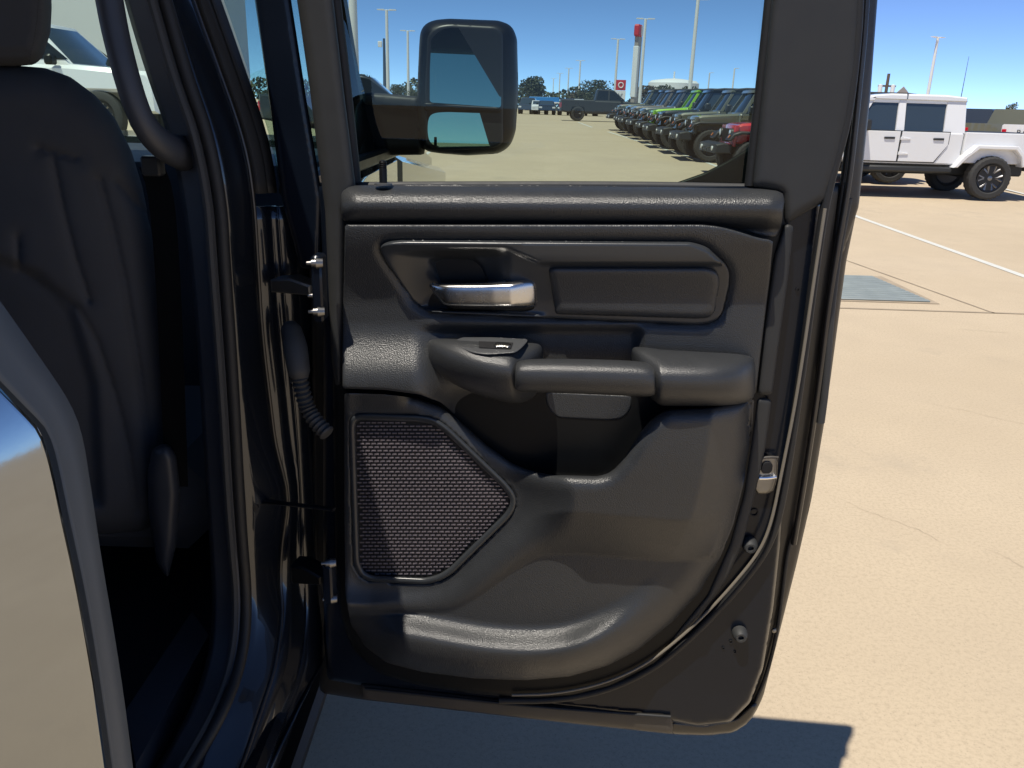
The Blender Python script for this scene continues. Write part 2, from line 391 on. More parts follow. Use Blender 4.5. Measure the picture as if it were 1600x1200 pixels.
# ------------------------------------------------------------------ the pickup truck whose rear door stands open
TR = np.array([-1.32, 1.1, 0.0])
truck = empty('pickup_truck', tuple(TR)); tag(truck, 'dark navy pickup truck with its rear passenger door standing wide open', 'truck')
class Off:                                      # world-space part under the truck
    pass
def tk(o, parent=None):
    if parent is None: o.parent = truck; o.location = tuple(-TR)
    else: o.parent = parent
    return o
def TB(mb, name, m, parent=None, **k): return tk(mb.build(name, m, None, **k), parent)
def trace(pts, n=70, it=2):                     # [(px,py,Y)] -> smooth world polyline
    Q = chaikin(np.asarray(pts, float), it, False); P = atY(Q[:, 0], Q[:, 1], Q[:, 2]); return resample(P, n=n)
L1 = [(100, -330, 1.15), (150, -180, 1.15), (196, 0, 1.15), (232, 120, 1.15), (262, 200, 1.15), (285, 300, 1.15), (300, 420, 1.15), (312, 560, 1.14), (320, 700, 1.13), (330, 860, 1.12), (335, 960, 1.10), (325, 1040, 1.05), (290, 1130, .97), (240, 1210, .90), (190, 1290, .82), (130, 1390, .72)]
L2 = [(160, -330, 1.10), (215, -150, 1.10), (259, 0, 1.10), (280, 77, 1.10), (297, 133, 1.10), (325, 210, 1.10), (345, 315, 1.10), (350, 402, 1.10), (360, 540, 1.10), (367, 650, 1.10), (372, 750, 1.10), (378, 840, 1.10), (385, 920, 1.10), (383, 990, 1.07), (370, 1050, 1.03), (345, 1110, .97), (310, 1170, .93), (292, 1200, .91), (230, 1300, .82), (180, 1390, .74)]
L3 = [(190, -330, 1.16), (255, -150, 1.16), (304, 0, 1.16), (343, 105, 1.16), (385, 224, 1.16), (399, 315, 1.16), (404, 402, 1.16), (411, 522, 1.16), (425, 638, 1.16), (432, 697, 1.16), (449, 755, 1.16), (451, 790, 1.16), (441, 850, 1.16), (439, 910, 1.15), (444, 955, 1.13), (432, 1040, 1.06), (416, 1088, 1.02), (378, 1200, .92), (340, 1300, .83), (305, 1390, .74)]
L4 = [(215, -330, 1.19), (290, -150, 1.19), (345, 0, 1.19), (385, 115, 1.19), (420, 217, 1.19), (432, 290, 1.19), (440, 400, 1.19), (450, 520, 1.19), (462, 640, 1.19), (470, 760, 1.19), (474, 880, 1.19), (480, 960, 1.18), (468, 1056, 1.10), (437, 1128, 1.03), (406, 1198, .96), (365, 1300, .85), (330, 1390, .76)]
def mid(A, B, t, bulge=0.0):
    M = A*(1-t)+B*t; M[:, 1] -= bulge; return M
# resample the outlines by height so that rows match
def rows_of(*Ls, n=80):
    out = []
    for L in Ls:
        Q = chaikin(np.asarray(L, float), 2, False); t = np.linspace(Q[0, 1], 1390, n)
        x = np.interp(t, Q[:, 1], Q[:, 0]); Y = np.interp(t, Q[:, 1], Q[:, 2]); out.append(atY(x, t, Y))
    return out
W1, W2, W3, W4 = rows_of(L1, L2, L3, L4)
b_pillar = tk(loft('door_pillar', [W2, mid(W2, W3, .12, .012), mid(W2, W3, .35, .010), mid(W2, W3, .62, .008), mid(W2, W3, .85, .006), W3], 'navy_paint', None, thick=.003))
pt = tk(loft('pillar_trim', [W1, mid(W1, W2, .25, .012), mid(W1, W2, .5, .004), mid(W1, W2, .72, .020), mid(W1, W2, .9, .020), W2], 'inner_trim', None, thick=.004))
def lift(P, dx=0, dy=0, dz=0): return P+np.array([dx, dy, dz])
TB(MB().tube(lift(W2, .004, -.012), .0085, 10), 'weatherstrip', 'rubber')
TB(MB().tube(lift(W2, -.010, -.018), .006, 8), 'weatherstrip', 'rubber_grey')
TB(MB().tube(lift(W3, 0, -.004), .0026, 8), 'pinch_flange', 'hem_reflect_brown')
TB(MB().tube(lift(W3, -.006, -.006), .0016, 8), 'pinch_flange', 'hem_reflect_brown')
up = W4[:, 2] > 1.372
W4u, W3u = W4[up], W3[up]; W4d, W3d = W4[~up], W3[~up]
tk(loft('pillar_cover', [W3u, mid(W3u, W4u, .3, .010), mid(W3u, W4u, .55, .010), mid(W3u, W4u, .6, -.004), mid(W3u, W4u, .66, -.004), mid(W3u, W4u, .70, .006), W4u], 'trim_grey', None, auto=50, thick=.002))
tk(loft('hinge_pillar', [W3d, mid(W3d, W4d, .4, -.012), mid(W3d, W4d, .8, -.010), W4d], 'navy_paint', None, thick=.003))

# front door, seen edge-on ahead of the open door
def ahead(P, Y, X): Q = P.copy(); Q[:, 1] = Y; Q[:, 0] = X; return Q
fd = tk(loft('front_door', [W4d[W4d[:, 2] > .5], mid(W4d[W4d[:, 2] > .5], ahead(W4d[W4d[:, 2] > .5], 1.24, -.318), 1), ahead(W4d[W4d[:, 2] > .5], 1.6, -.312), ahead(W4d[W4d[:, 2] > .5], 2.25, -.325)], 'navy_paint', None, thick=.004))
gtop = W4u.copy(); xt = lambda z: -.345-(z-1.38)*.26
def gl_row(Y): Q = W4u.copy(); Q[:, 1] = Y; Q[:, 0] = np.minimum(xt(Q[:, 2]), W4u[:, 0]*.35+.65*xt(Q[:, 2])); return Q
g1 = mid(W4u, gl_row(1.30), .15); 
tk(loft('side_glass', [g1, gl_row(1.34), gl_row(1.7), gl_row(2.12)], 'door_glass', None), fd).location = (0, 0, 0)
# sail and rail round the front door glass
TB(MB().box(-.345, -.315, 1.2, 2.3, 1.365, 1.392, .006), 'belt_moulding', 'black_plastic', fd)

# sill and rocker
TB(MB().prism([(-.335, .60), (-.345, .545), (-.36, .47), (-.47, .44), (-.47, .60)], .30, 2.45, .012, True), 'rocker_panel', 'navy_paint')
rk = bpy.data.objects['rocker_panel']
TB(MB().box(-.40, -.352, .40, 2.40, .36, .40, .012), 'side_step', 'black_plastic')
S4 = np.array([atZ(np.array(x), np.array(y), z) for x, y, z in ((300, 955, .64), (326, 992, .64), (212, 1195, .64), (196, 1110, .64))])
TB(MB().add(list(S4)+list(S4-np.array([0, 0, .05])), [(0, 1, 2, 3), (0, 1, 5, 4), (1, 2, 6, 5), (2, 3, 7, 6), (3, 0, 4, 7)]), 'sill_plate', 'inner_trim', smooth=False)
TB(MB().box(-2.25, -.42, .36, 2.45, .50, .56), 'floor_pan', 'carpet', smooth=False)

# cab corner behind the opening (the painted panel close to the lens)
C1 = [(-330, -40), (-180, 190), (-60, 385), (0, 470), (60, 555), (108, 625), (128, 672), (142, 760), (158, 870), (178, 985), (194, 1090), (208, 1200), (222, 1320), (240, 1500), (300, 1900)]
C2 = [(-330, 120), (-180, 340), (-60, 525), (0, 590), (48, 640), (76, 668), (92, 720), (108, 800), (130, 900), (148, 1000), (163, 1100), (177, 1200), (192, 1320), (212, 1500), (276, 1900)]
def body_x(Y, z): d = np.maximum(.60-Y, 0); return -.300-.52*np.clip(z-1.02, 0, .45)**2-.27*d-.55*d*d
def crow(C, off=0):
    Q = chaikin(np.asarray(C, float), 2, False); P = atX(Q[:, 0], Q[:, 1], -.31+0*Q[:, 0])
    for _ in range(25): P = .5*P+.5*atX(Q[:, 0], Q[:, 1], body_x(P[:, 1], P[:, 2])+off)     # the body leans in above the waist and rounds off to the rear
    return resample(P, n=110)
K1, K2 = crow(C1), crow(C2)
def back(P, t, dx): Q = P.copy(); Q[:, 1] -= t; Q[:, 0] -= dx; return Q
def slide(P, t): Q = P.copy(); Q[:, 1] -= t; Q[:, 0] = body_x(Q[:, 1], Q[:, 2]); return Q
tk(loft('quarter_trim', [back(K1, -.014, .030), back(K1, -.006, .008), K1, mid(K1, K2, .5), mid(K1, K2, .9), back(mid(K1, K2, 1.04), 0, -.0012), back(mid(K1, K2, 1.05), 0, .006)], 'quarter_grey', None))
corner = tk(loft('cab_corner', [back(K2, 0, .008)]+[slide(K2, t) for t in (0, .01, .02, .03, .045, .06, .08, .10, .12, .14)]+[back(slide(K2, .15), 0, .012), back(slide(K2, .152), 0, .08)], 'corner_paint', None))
# shell of the cab, bed, bonnet and wheels (the bodywork round the doorway)
TB(MB().prism([(.25, 1.86), (.9, 1.93), (1.6, 1.93), (2.02, 1.87), (2.02, 1.84), (1.6, 1.89), (.9, 1.885), (.25, 1.81)], -2.15, -.436, .012), 'roof', 'navy_paint')
for n_ in ('roof',):
    o = bpy.data.objects[n_]; o.data.transform(Matrix(((0, 1, 0, 0), (1, 0, 0, 0), (0, 0, 1, 0), (0, 0, 0, 1))))
def yzprism(prof, x0, x1, b, name, m, parent=None):       # profile in (Y,z), extruded along X
    mb = MB().prism(prof, x0, x1, b); mb.v = [(v[1], v[0], v[2]) for v in mb.v]; return TB(mb, name, m, parent)
yzprism([(.24, .5), (.30, .5), (.30, 1.30), (.24, 1.30)], -2.26, -.45, .01, 'cab_back', 'inner_trim')
yzprism([(.25, 1.30), (.27, 1.30), (.31, 1.82), (.29, 1.82)], -2.05, -.55, .004, 'rear_glass', 'tint_glass')
yzprism([(.30, .5), (2.4, .5), (2.4, 1.36), (.30, 1.36)], -2.30, -2.22, .02, 'far_side', 'navy_paint')
yzprism([(.95, 1.36), (1.10, 1.36), (1.14, 1.86), (1.02, 1.86)], -2.24, -2.14, .02, 'far_pillar', 'inner_trim')
yzprism([(2.36, 1.36), (2.46, 1.36), (2.04, 1.88), (1.97, 1.86)], -2.24, -2.12, .02, 'far_pillar', 'inner_trim')
yzprism([(2.36, 1.36), (2.44, 1.36), (2.04, 1.88), (1.97, 1.86)], -.50, -.42, .02, 'front_pillar', 'black_plastic')
yzprism([(2.43, 1.37), (2.45, 1.37), (2.03, 1.875), (2.01, 1.875)], -2.10, -.50, .004, 'windshield', 'shield_glass')
yzprism([(1.85, .56), (2.5, .56), (2.5, 1.33), (2.30, 1.375), (1.98, 1.35), (1.86, 1.20)], -2.2, -.46, .03, 'dashboard', 'inner_trim')
yzprism([(2.46, .62), (3.95, .62), (3.98, 1.16), (3.92, 1.30), (3.6, 1.355), (2.46, 1.385)], -2.24, -.40, .05, 'bonnet', 'navy_paint')
yzprism([(2.42, .55), (2.62, .55), (2.75, .85), (3.0, .98), (3.3, .98), (3.55, .85), (3.65, .55), (3.95, .6), (3.9, 1.22), (2.42, 1.36)], -.42, -.335, .03, 'front_fender', 'navy_paint')
yzprism([(-1.75, .62), (-1.15, .62), (-1.08, .86), (-.85, .98), (-.55, .98), (-.32, .86), (-.22, .58), (.18, .58), (.18, 1.33), (-1.75, 1.34)], -.44, -.38, .025, 'bed_side', 'navy_paint')
yzprism([(-1.75, .62), (.18, .58), (.18, 1.33), (-1.75, 1.34)], -2.26, -2.20, .025, 'bed_side', 'navy_paint')
yzprism([(-1.75, .62), (.18, .62), (.18, .72), (-1.75, .72)], -2.20, -.44, .01, 'bed_floor', 'black_plastic')
yzprism([(.14, .60), (.18, .60), (.18, 1.32), (.14, 1.32)], -2.20, -.44, .008, 'bed_front', 'navy_paint')
yzprism([(-1.78, .66), (-1.72, .66), (-1.72, 1.33), (-1.78, 1.33)], -2.20, -.44, .012, 'tailgate', 'navy_paint')
def wheel_meshes(R=.405, W=.27, spokes=6, m='rim_dark', lug=.012):
    t = MB().lathe([(-W*.36, R*.60), (-W*.5, R*.70), (-W*.5, R*.90), (-W*.40, R*.985), (-W*.15, R), (W*.15, R), (W*.40, R*.985), (W*.5, R*.90), (W*.5, R*.70), (W*.36, R*.60)], 'y', n=56, mod=lambda k, j, r: r-(lug if (k % 2 and 2 <= j <= 7) else 0))
    r = MB().lathe([(-W*.40, R*.60), (-W*.46, R*.62), (-W*.44, R*.56), (-W*.18, R*.52), (-W*.18, 0.0)], 'y', n=36)
    r.lathe([(W*.40, R*.60), (W*.46, R*.62), (W*.44, R*.56), (W*.18, R*.52), (W*.18, 0.0)], 'y', n=36)
    s = MB()
    for sg in (1,):
        for k in range(spokes):
            a = 2*math.pi*k/spokes
            for off in (-.10, .10):
                c, q = math.cos(a+off), math.sin(a+off); c2, q2 = math.cos(a+off*2.2), math.sin(a+off*2.2)
                s.tube([(R*.13*c, sg*W*.30, R*.13*q), (R*.34*c, sg*W*.36, R*.34*q), (R*.57*c2, sg*W*.41, R*.57*q2)], [R*.055, R*.045, R*.05], 5)
        s.lathe([(sg*W*.20, R*.16), (sg*W*.38, R*.15), (sg*W*.41, R*.09), (sg*W*.41, 0)], 'y', n=14)
    return t, r, s
_wc = {}
def add_wheel(parent, loc, key='std', rim='rim_dark', R=.405, W=.27, lug=.012, off=None):
    k = (key, rim, R)
    if k not in _wc:
        t, r, s = wheel_meshes(R, W, lug=lug)
        _wc[k] = [t.build('tyre', 'tyre'), r.build('rim', 'rim_dark'), s.build('spokes', rim)]
        for o in _wc[k]: col.objects.unlink(o)
    o = _wc[k][0].copy(); o.name = 'wheel'; link(o, parent); o.location = loc
    if loc[1] < 0: o.rotation_euler.z = math.pi
    for q, nm in ((_wc[k][1], 'rim'), (_wc[k][2], 'spokes')):
        c = q.copy(); c.name = nm; link(c, o)
    return o
for (x, y) in ((-.52, 3.1), (-2.1, 3.1), (-.55, -.70), (-2.08, -.70)):
    o = add_wheel(truck, (x-TR[0], y-TR[1], .41), 'ram', 'rim_alloy', .41, .28, .006); o.rotation_euler.z = math.pi/2 if x < -1 else -math.pi/2

ms = yzprism([(1.98, 1.38), (2.34, 1.38), (2.30, 1.44), (2.20, 1.47)], -.375, -.352, .004, 'mirror_sail', 'black_plastic', fd)
# interior: front seat, head restraint, belt, handle
def SY(Y0): return lambda px, py, ww: atY(px, py, Y0-np.asarray(ww, float))
seat_poly = [(-160, 120), (-60, 106), (20, 102), (70, 106), (110, 120), (150, 150), (180, 185), (205, 235), (222, 290), (236, 360), (248, 440), (258, 520), (266, 600), (272, 680), (270, 740), (256, 800), (225, 830), (150, 835), (60, 828), (-160, 820)]
def line_d(x, y, pts):
    P = np.asarray(pts, float); best = np.full(x.shape, 1e9)
    for a, b in zip(P[:-1], P[1:]):
        e = b-a; t = np.clip(((x-a[0])*e[0]+(y-a[1])*e[1])/(e@e), 0, 1); best = np.minimum(best, np.hypot(x-a[0]-t*e[0], y-a[1]-t*e[1]))
    return best
seams = [[(82, 240), (100, 330), (120, 410), (140, 470)], [(156, 280), (175, 350), (195, 440), (215, 560), (232, 680), (240, 800)], [(60, 232), (120, 248)], [(28, 370), (30, 420), (70, 445), (120, 480), (150, 530), (180, 620), (200, 700), (215, 800)], [(185, 285), (215, 320), (245, 350)]]
def seat_h(x, y, s):
    h = .05+erd(s, 60, .055)+.012*np.sin(x*.012+.8)*sst(100, 400, y)
    g = np.min([line_d(x, y, q) for q in seams], 0); h -= .0085*np.exp(-(g/3.2)**2); h -= .004*np.exp(-(g/14)**2)
    rec = sdf(x, y, chaikin([(-170, 395), (0, 400), (60, 425), (115, 480), (150, 600), (160, 790), (-170, 800)], 2))
    return h-.02*sst(-8, 14, rec)
seat = tk(relief('front_seat', seat_poly, seat_h, 'fabric', None, step=6, back=-.10, S=SY(1.24), closed_back=True))
hr = relief('headrest', [(-140, -170), (-20, -190), (60, -150), (78, -40), (81, 10), (79, 50), (68, 88), (55, 101), (20, 104), (-60, 103), (-140, 103)], lambda x, y, s: .045+erd(s, 34, .05)-.004*np.exp(-((s-22)/2.2)**2), 'fabric', None, step=6, back=-.07, S=SY(1.22), closed_back=True)
tk(hr, seat)
st = MB()
for i in range(26):                                    # stitches down the edge of the head restraint
    t = i/25; q = atY(np.array(60.5-16*t**2.2), np.array(-20+118*t), 1.172); q2 = atY(np.array(60.5-16*(t+.016)**2.2), np.array(-20+118*(t+.02)), 1.172)
    st.tube([q, q2], .0007, 5)
mat('stitch', (.06, .06, .058), .8); tk(st.build('stitching', 'stitch'), seat)
bol = relief('seat_side_shield', [(238, 700), (262, 690), (276, 712), (282, 770), (276, 850), (262, 905), (245, 880), (232, 800), (230, 740)], lambda x, y, s: .03+erd(s, 20, .025), 'inner_trim', None, step=5, back=-.05, S=SY(1.16), closed_back=True); tk(bol, seat)
cush = TB(MB().box(-1.15, -.52, 1.25, 1.75, .72, .90, .06), 'seat_cushion', 'fabric', seat)
TB(MB().box(-2.05, -1.42, 1.25, 1.75, .72, .90, .06).box(-2.05, -1.42, 1.22, 1.36, .8, 1.45, .05), 'driver_seat', 'fabric')
hp = np.array([atY(np.array(float(a)), np.array(float(b)), c) for a, b, c in ((140, -140, 1.06), (160, -60, 1.05), (171, 0, 1.045), (180, 50, 1.04), (195, 110, 1.035), (210, 160, 1.035), (225, 195, 1.04), (245, 220, 1.055), (268, 234, 1.08), (285, 240, 1.13))])
hd = resample(chaikin(hp, 2, False), n=40)
TB(MB().tube(hd, np.interp(np.arange(40), [0, 8, 26, 33, 39], [.0175, .018, .017, .021, .024]), 14, flat=.85), 'grab_handle', 'inner_trim')
bk = np.array([atY(np.array(float(a)), np.array(float(b)), 1.16) for a, b in ((238, 262), (252, 300), (262, 420), (270, 600), (276, 760))])
mb = MB(); bw = resample(chaikin(bk, 2, False), n=24)
for i in range(23): mb.add([bw[i]+(-.018, 0, 0), bw[i]+(.018, 0, 0), bw[i+1]+(.018, 0, 0), bw[i+1]+(-.018, 0, 0)], [(0, 1, 2, 3)])
TB(mb, 'seat_belt', 'black_plastic')
b0 = atY(np.array(240.), np.array(258.), 1.13); TB(MB().box(b0[0]-.014, b0[0]+.012, b0[1]-.01, b0[1]+.01, b0[2]-.014, b0[2]+.012, .003), 'belt_guide', 'satin')

# ---- rear door (metal shell) and everything fixed to it
dloc = DO-TR
skin_poly = [(1345, 285), (1340, 322), (1322, 410), (1310, 500), (1298, 590), (1288, 660), (1268, 780), (1245, 880), (1215, 1000), (1192, 1090), (1178, 1118), (1150, 1143), (1110, 1149), (1050, 1147), (800, 1120), (565, 1093), (502, 1083), (497, 1070), (503, 1050), (497, 1030), (492, 980), (490, 800), (488, 600), (486, 450), (470, 330), (455, 285)]
door = relief('rear_door', skin_poly, lambda x, y, s: -.092+erd(s, 12, .008), 'hem_reflect_brown', truck, step=9, back=-.125, smooth_it=1, closed_back=True, auto=60)
door.location = tuple(dloc); door.rotation_euler.z = -YAW
inner_poly = [(1284, 315), (1272, 430), (1262, 520), (1248, 620), (1236, 700), (1225, 780), (1219, 850), (1208, 950), (1192, 1045), (1172, 1098), (1140, 1130), (1090, 1136), (1030, 1124), (900, 1108), (700, 1086), (560, 1070), (512, 1062), (506, 1000), (505, 800), (505, 600), (504, 400), (498, 290), (1200, 290)]
def inner_h(x, y, s): return -.030+erd(s, 16, .014)+.003*np.exp(-((s-6)/3)**2)
relief('inner_panel', inner_poly, inner_h, 'jamb_paint', door, step=5, back=-.093, smooth_it=2)
# window frame pieces
def bar(name, poly, wv, m, back=-.09, r=6, d=.004, step=5, it=1, hf=None): return relief(name, poly, hf or flat(wv, r, d), m, door, step=step, back=back, smooth_it=it, closed_back=True)
bar('frame_post', [(352, -335), (410, -335), (455, 0), (478, 150), (504, 310), (500, 420), (470, 420), (440, 310), (424, 180), (398, 0)], -.040, 'jamb_paint', r=10, d=.008)
bar('frame_trim', [(418, -335), (474, -335), (521, 0), (537, 140), (556, 292), (540, 330), (535, 600), (524, 606), (518, 560), (508, 330), (484, 140), (464, 0)], -.006, 'trim_grey', back=-.06, r=14, d=.012)
bar('frame_post', [(1237, -335), (1388, -335), (1345, 0), (1338, 110), (1326, 185), (1308, 260), (1290, 314), (1262, 330), (1226, 352), (1222, 300), (1176, 292), (1206, 0)], -.012, 'trim_grey', back=-.07, r=14, d=.010)
bar('frame_hem', [(1360, -335), (1416, -335), (1371, 0), (1360, 150), (1345, 290), (1342, 322), (1316, 400), (1300, 380), (1310, 300), (1330, 150), (1340, 0)], -.085, 'hem_reflect_brown', back=-.118, r=10, d=.006)
bar('frame_header', [(440, -150), (1330, -150), (1398, -335), (1400, -350), (252, -350), (262, -330)], -.012, 'trim_grey', back=-.118, it=0, r=8)  # unseen header, deepened and stretched left past the frame to stop sun patches
# glass with its run channels
relief('window_glass', [(470, -335), (1240, -335), (1215, -20), (1172, 300), (545, 300), (515, -20)], lambda x, y, s: -.050+0*x, 'door_glass', door, step=40, back=-.0535, smooth_it=0)
def line3(pts, wv, n=60, it=2):
    Q = resample(chaikin(np.asarray(pts, float), it, False), n=n); return DS(Q[:, 0], Q[:, 1], np.full(len(Q), wv))
def seal(name, pts, wv, r, m='rubber', n=60, flat_=1.0): return MB().tube(line3(pts, wv, n), r, 10, flat=flat_).build(name, m, door)
seal('run_channel', [(480, -335), (524, 0), (541, 140), (556, 285)], -.040, .0075)
seal('run_channel', [(1237, -335), (1204, 0), (1188, 150), (1172, 290)], -.040, .0075)
seal('run_channel', [(552, 291), (700, 290), (1000, 290), (1175, 294)], -.046, .006, 'rubber_grey')
bar('glass_corner', [(1020, 296), (1060, 284), (1100, 270), (1135, 252), (1168, 232), (1185, 200), (1190, 300)], -.060, 'black_plastic', back=-.085, it=2)
# door seals and hem lines at the trailing edge
seal('weatherstrip', [(1350, -335), (1343, 0), (1334, 110), (1322, 195), (1302, 265), (1288, 322), (1272, 430), (1258, 540), (1244, 640), (1232, 720), (1222, 780), (1210, 830), (1192, 868), (1160, 910), (1120, 955), (1075, 1000), (1020, 1045), (950, 1078), (870, 1094), (780, 1094)], -.020, .0062, 'rubber', 150)
seal('weatherstrip_lip', [(1289, 326), (1270, 450), (1254, 560), (1240, 645), (1222, 735), (1206, 815), (1188, 860), (1155, 902), (1112, 950), (1065, 995), (1010, 1038), (945, 1068), (870, 1084), (800, 1086)], -.008, .0022, 'seal_lip', 120)
seal('hem_bead', [(1362, -300), (1355, 0), (1340, 160), (1326, 290), (1308, 390), (1294, 480), (1282, 580), (1268, 680), (1252, 780), (1240, 850)], -.078, .0045, 'hem_reflect_brown', 90)
seal('edge_seal', [(1325, 310), (1308, 395), (1296, 500), (1290, 600), (1282, 660)], -.082, .006, 'rubber_grey', 60)
seal('edge_seal', [(1243, 822), (1230, 860), (1222, 930), (1212, 1000), (1196, 1060), (1180, 1095)], -.086, .0032, 'rubber', 60)
bar('bottom_seal', [(562, 1068), (700, 1084), (850, 1100), (960, 1108), (1050, 1116), (1052, 1146), (900, 1131), (700, 1107), (566, 1092)], -.030, 'sill_strip', back=-.085, r=10, d=.006)
seal('bottom_bead', [(570, 1076), (700, 1090), (850, 1106), (1048, 1120)], -.026, .003, 'rubber', 50)
bar('edge_cap', [(1046, 1126), (1100, 1132), (1150, 1122), (1176, 1098), (1186, 1100), (1172, 1128), (1145, 1145), (1100, 1149), (1048, 1147)], -.070, 'hem_reflect_brown', back=-.10, r=6, d=.006)
# latch, buffers, holes
bar('latch_plate', [(1186, 712), (1216, 712), (1214, 752), (1206, 772), (1178, 772), (1180, 745)], -.020, 'steel', back=-.05, r=4, d=.004, step=3)
bar('latch_slot', [(1191, 722), (1208, 722), (1206, 740), (1188, 740)], -.0165, 'grille_dark', back=-.03, r=3, d=.001, step=3)
seal('latch_rim', [(1186, 747), (1200, 747), (1213, 745)], -.017, .003, 'chrome', 12); seal('latch_rim', [(1188, 716), (1204, 714), (1216, 715)], -.017, .002, 'sill_strip', 12)
def dcyl(name, px, py, w0, prof, m, n=18, parent=None):        # turned piece standing off the door face
    c = DS(np.array(float(px)), np.array(float(py)), w0)
    return MB().lathe([(-t, r) for t, r in prof], 'y', c, n).build(name, m, parent or door)
for (x, y) in ((1171, 851), (1156, 990)):
    dcyl('buffer', x, y, -.024, [(-.004, .012), (.004, .0115), (.010, .0095), (.0125, .0075), (.0125, .0045), (.006, .004), (.006, 0)], 'rubber_grey')
for (x, y, r) in ((1178, 800, .0065), (1142, 1002, .003), (1130, 1012, .0022), (1148, 1018, .0022), (1246, 452, .0025)):
    dcyl('plug', x, y, -.030, [(-.004, r), (.0022, r), (.0022, r*.7), (-.001, r*.6), (-.001, 0)], 'grille_dark', 14)
dcyl('screw', 1209, 984, -.078, [(0, .004), (.004, .0035), (.005, 0)], 'steel', 10)
# trim backing board
back_poly = [(520, 606), (522, 760), (525, 900), (532, 965), (552, 1015), (592, 1052), (650, 1070), (740, 1084), (830, 1092), (895, 1088), (955, 1073), (1025, 1037), (1085, 978), (1135, 898), (1160, 835), (1180, 742), (1192, 650), (1206, 540), (1218, 450), (1228, 350), (1226, 296), (530, 296), (524, 450)]
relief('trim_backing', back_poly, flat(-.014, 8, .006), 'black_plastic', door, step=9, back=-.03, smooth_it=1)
bar('end_trim', [(1227, 350), (1240, 352), (1232, 430), (1214, 560), (1206, 618), (1183, 617), (1196, 500), (1210, 400)], -.006, 'trim_grey', back=-.02, r=8, d=.005, step=5)
bar('end_trim', [(1183, 621), (1206, 623), (1196, 700), (1180, 770), (1160, 850), (1136, 905), (1090, 968), (1030, 1025), (1060, 985), (1105, 930), (1140, 850), (1162, 770), (1174, 690)], -.010, 'trim_grey', back=-.02, r=8, d=.005, step=5)
# padded roll under the window
pad_poly = [(533, 300), (548, 290), (640, 288), (900, 290), (1190, 295), (1222, 299), (1226, 312), (1222, 345), (1217, 367), (1206, 372), (1185, 368), (1155, 358), (1125, 350), (1098, 347), (900, 346), (700, 346), (537, 346), (533, 335)]
def pad_h(x, y, s):
    t = np.clip((y-290-.006*(x-540))/58, 0, 1.3)
    return -.026+.058*np.sqrt(np.maximum(0, 1-((np.minimum(t, 1.1)-.56)/.585)**2))+erd(s, 3, .003)-.012*np.clip(1-(x-533)/26, 0, 1)**2-.010*np.clip(1-(1225-x)/22, 0, 1)**2
relief('belt_pad', pad_poly, pad_h, 'grain', door, step=4, back=-.028, smooth_it=1)
# upper trim panel
insert_poly = chaikin([(592, 388), (602, 378), (625, 375), (1080, 378), (1104, 385), (1133, 411), (1140, 424), (1139, 445), (1128, 490), (1116, 503), (1090, 507), (690, 489), (664, 485), (648, 474), (605, 412)], 2)
up_poly = [(539, 351), (1098, 351), (1125, 354), (1155, 362), (1185, 372), (1208, 375), (1203, 430), (1192, 520), (1181, 616), (1100, 646), (1050, 654), (1030, 670), (1008, 696), (985, 732), (958, 758), (862, 752), (795, 722), (742, 678), (712, 650), (690, 629), (655, 616), (600, 609), (535, 607), (536, 480)]
def upb(y): return .031*sst(480, 352, y)
def up_h(x, y, s):
    h = erd(s, 4, .003)+.004*sst(540, 700, x)+upb(y)
    h += .038*sst(500, 606, y)*sst(750, 650, x)
    di = sdf(x, y, insert_poly); h -= .005*np.exp(-(np.maximum(-di, 0)/7)**2)
    h -= .060*sst(1, 9, di)
    h -= .034*sst(600, 640, y)*sst(650, 725, x)
    h -= .014*sst(505, 522, y)*sst(640, 700, x)*sst(1010, 985, x)*sst(640, 600, y)
    return h
relief('upper_trim', up_poly, up_h, 'grain', door, step=4, back=-.03, smooth_it=1)
# bezel round the release handle
band = chaikin([(593, 387), (604, 379), (630, 377), (1080, 380), (1104, 388), (1132, 413), (845, 413), (792, 389), (620, 387)], 1)
cup = chaikin([(672, 406), (690, 401), (738, 402), (752, 412), (762, 440), (756, 470), (710, 474), (690, 440)], 2)
def ins_h(x, y, s):
    h = .006+upb(y)+erd(s, 3.5, .003)
    h += .010*sst(-1, 2.5, sdf(x, y, band))*(.45+.55*sst(377, 412, y))
    h -= .026*sst(598, 700, x)*sst(800, 752, x)*sst(389, 402, y)*sst(488, 478, y)
    h -= .014*sst(-3, 5, sdf(x, y, cup))
    h += .006*np.exp(-((y-(486+.045*(x-640)))/4)**2)*sst(858, 835, x)
    return h
relief('handle_bezel', insert_poly, ins_h, 'satin', door, step=3.5, back=-.02, smooth_it=0)
relief('pad_insert', [(857, 421), (866, 418), (1105, 418), (1121, 424), (1125, 440), (1117, 488), (1107, 497), (1090, 498), (868, 491)], lambda x, y, s: .015+upb(y)+erd(s, 11, .008), 'grain_soft', door, step=4, back=-.005, smooth_it=1)
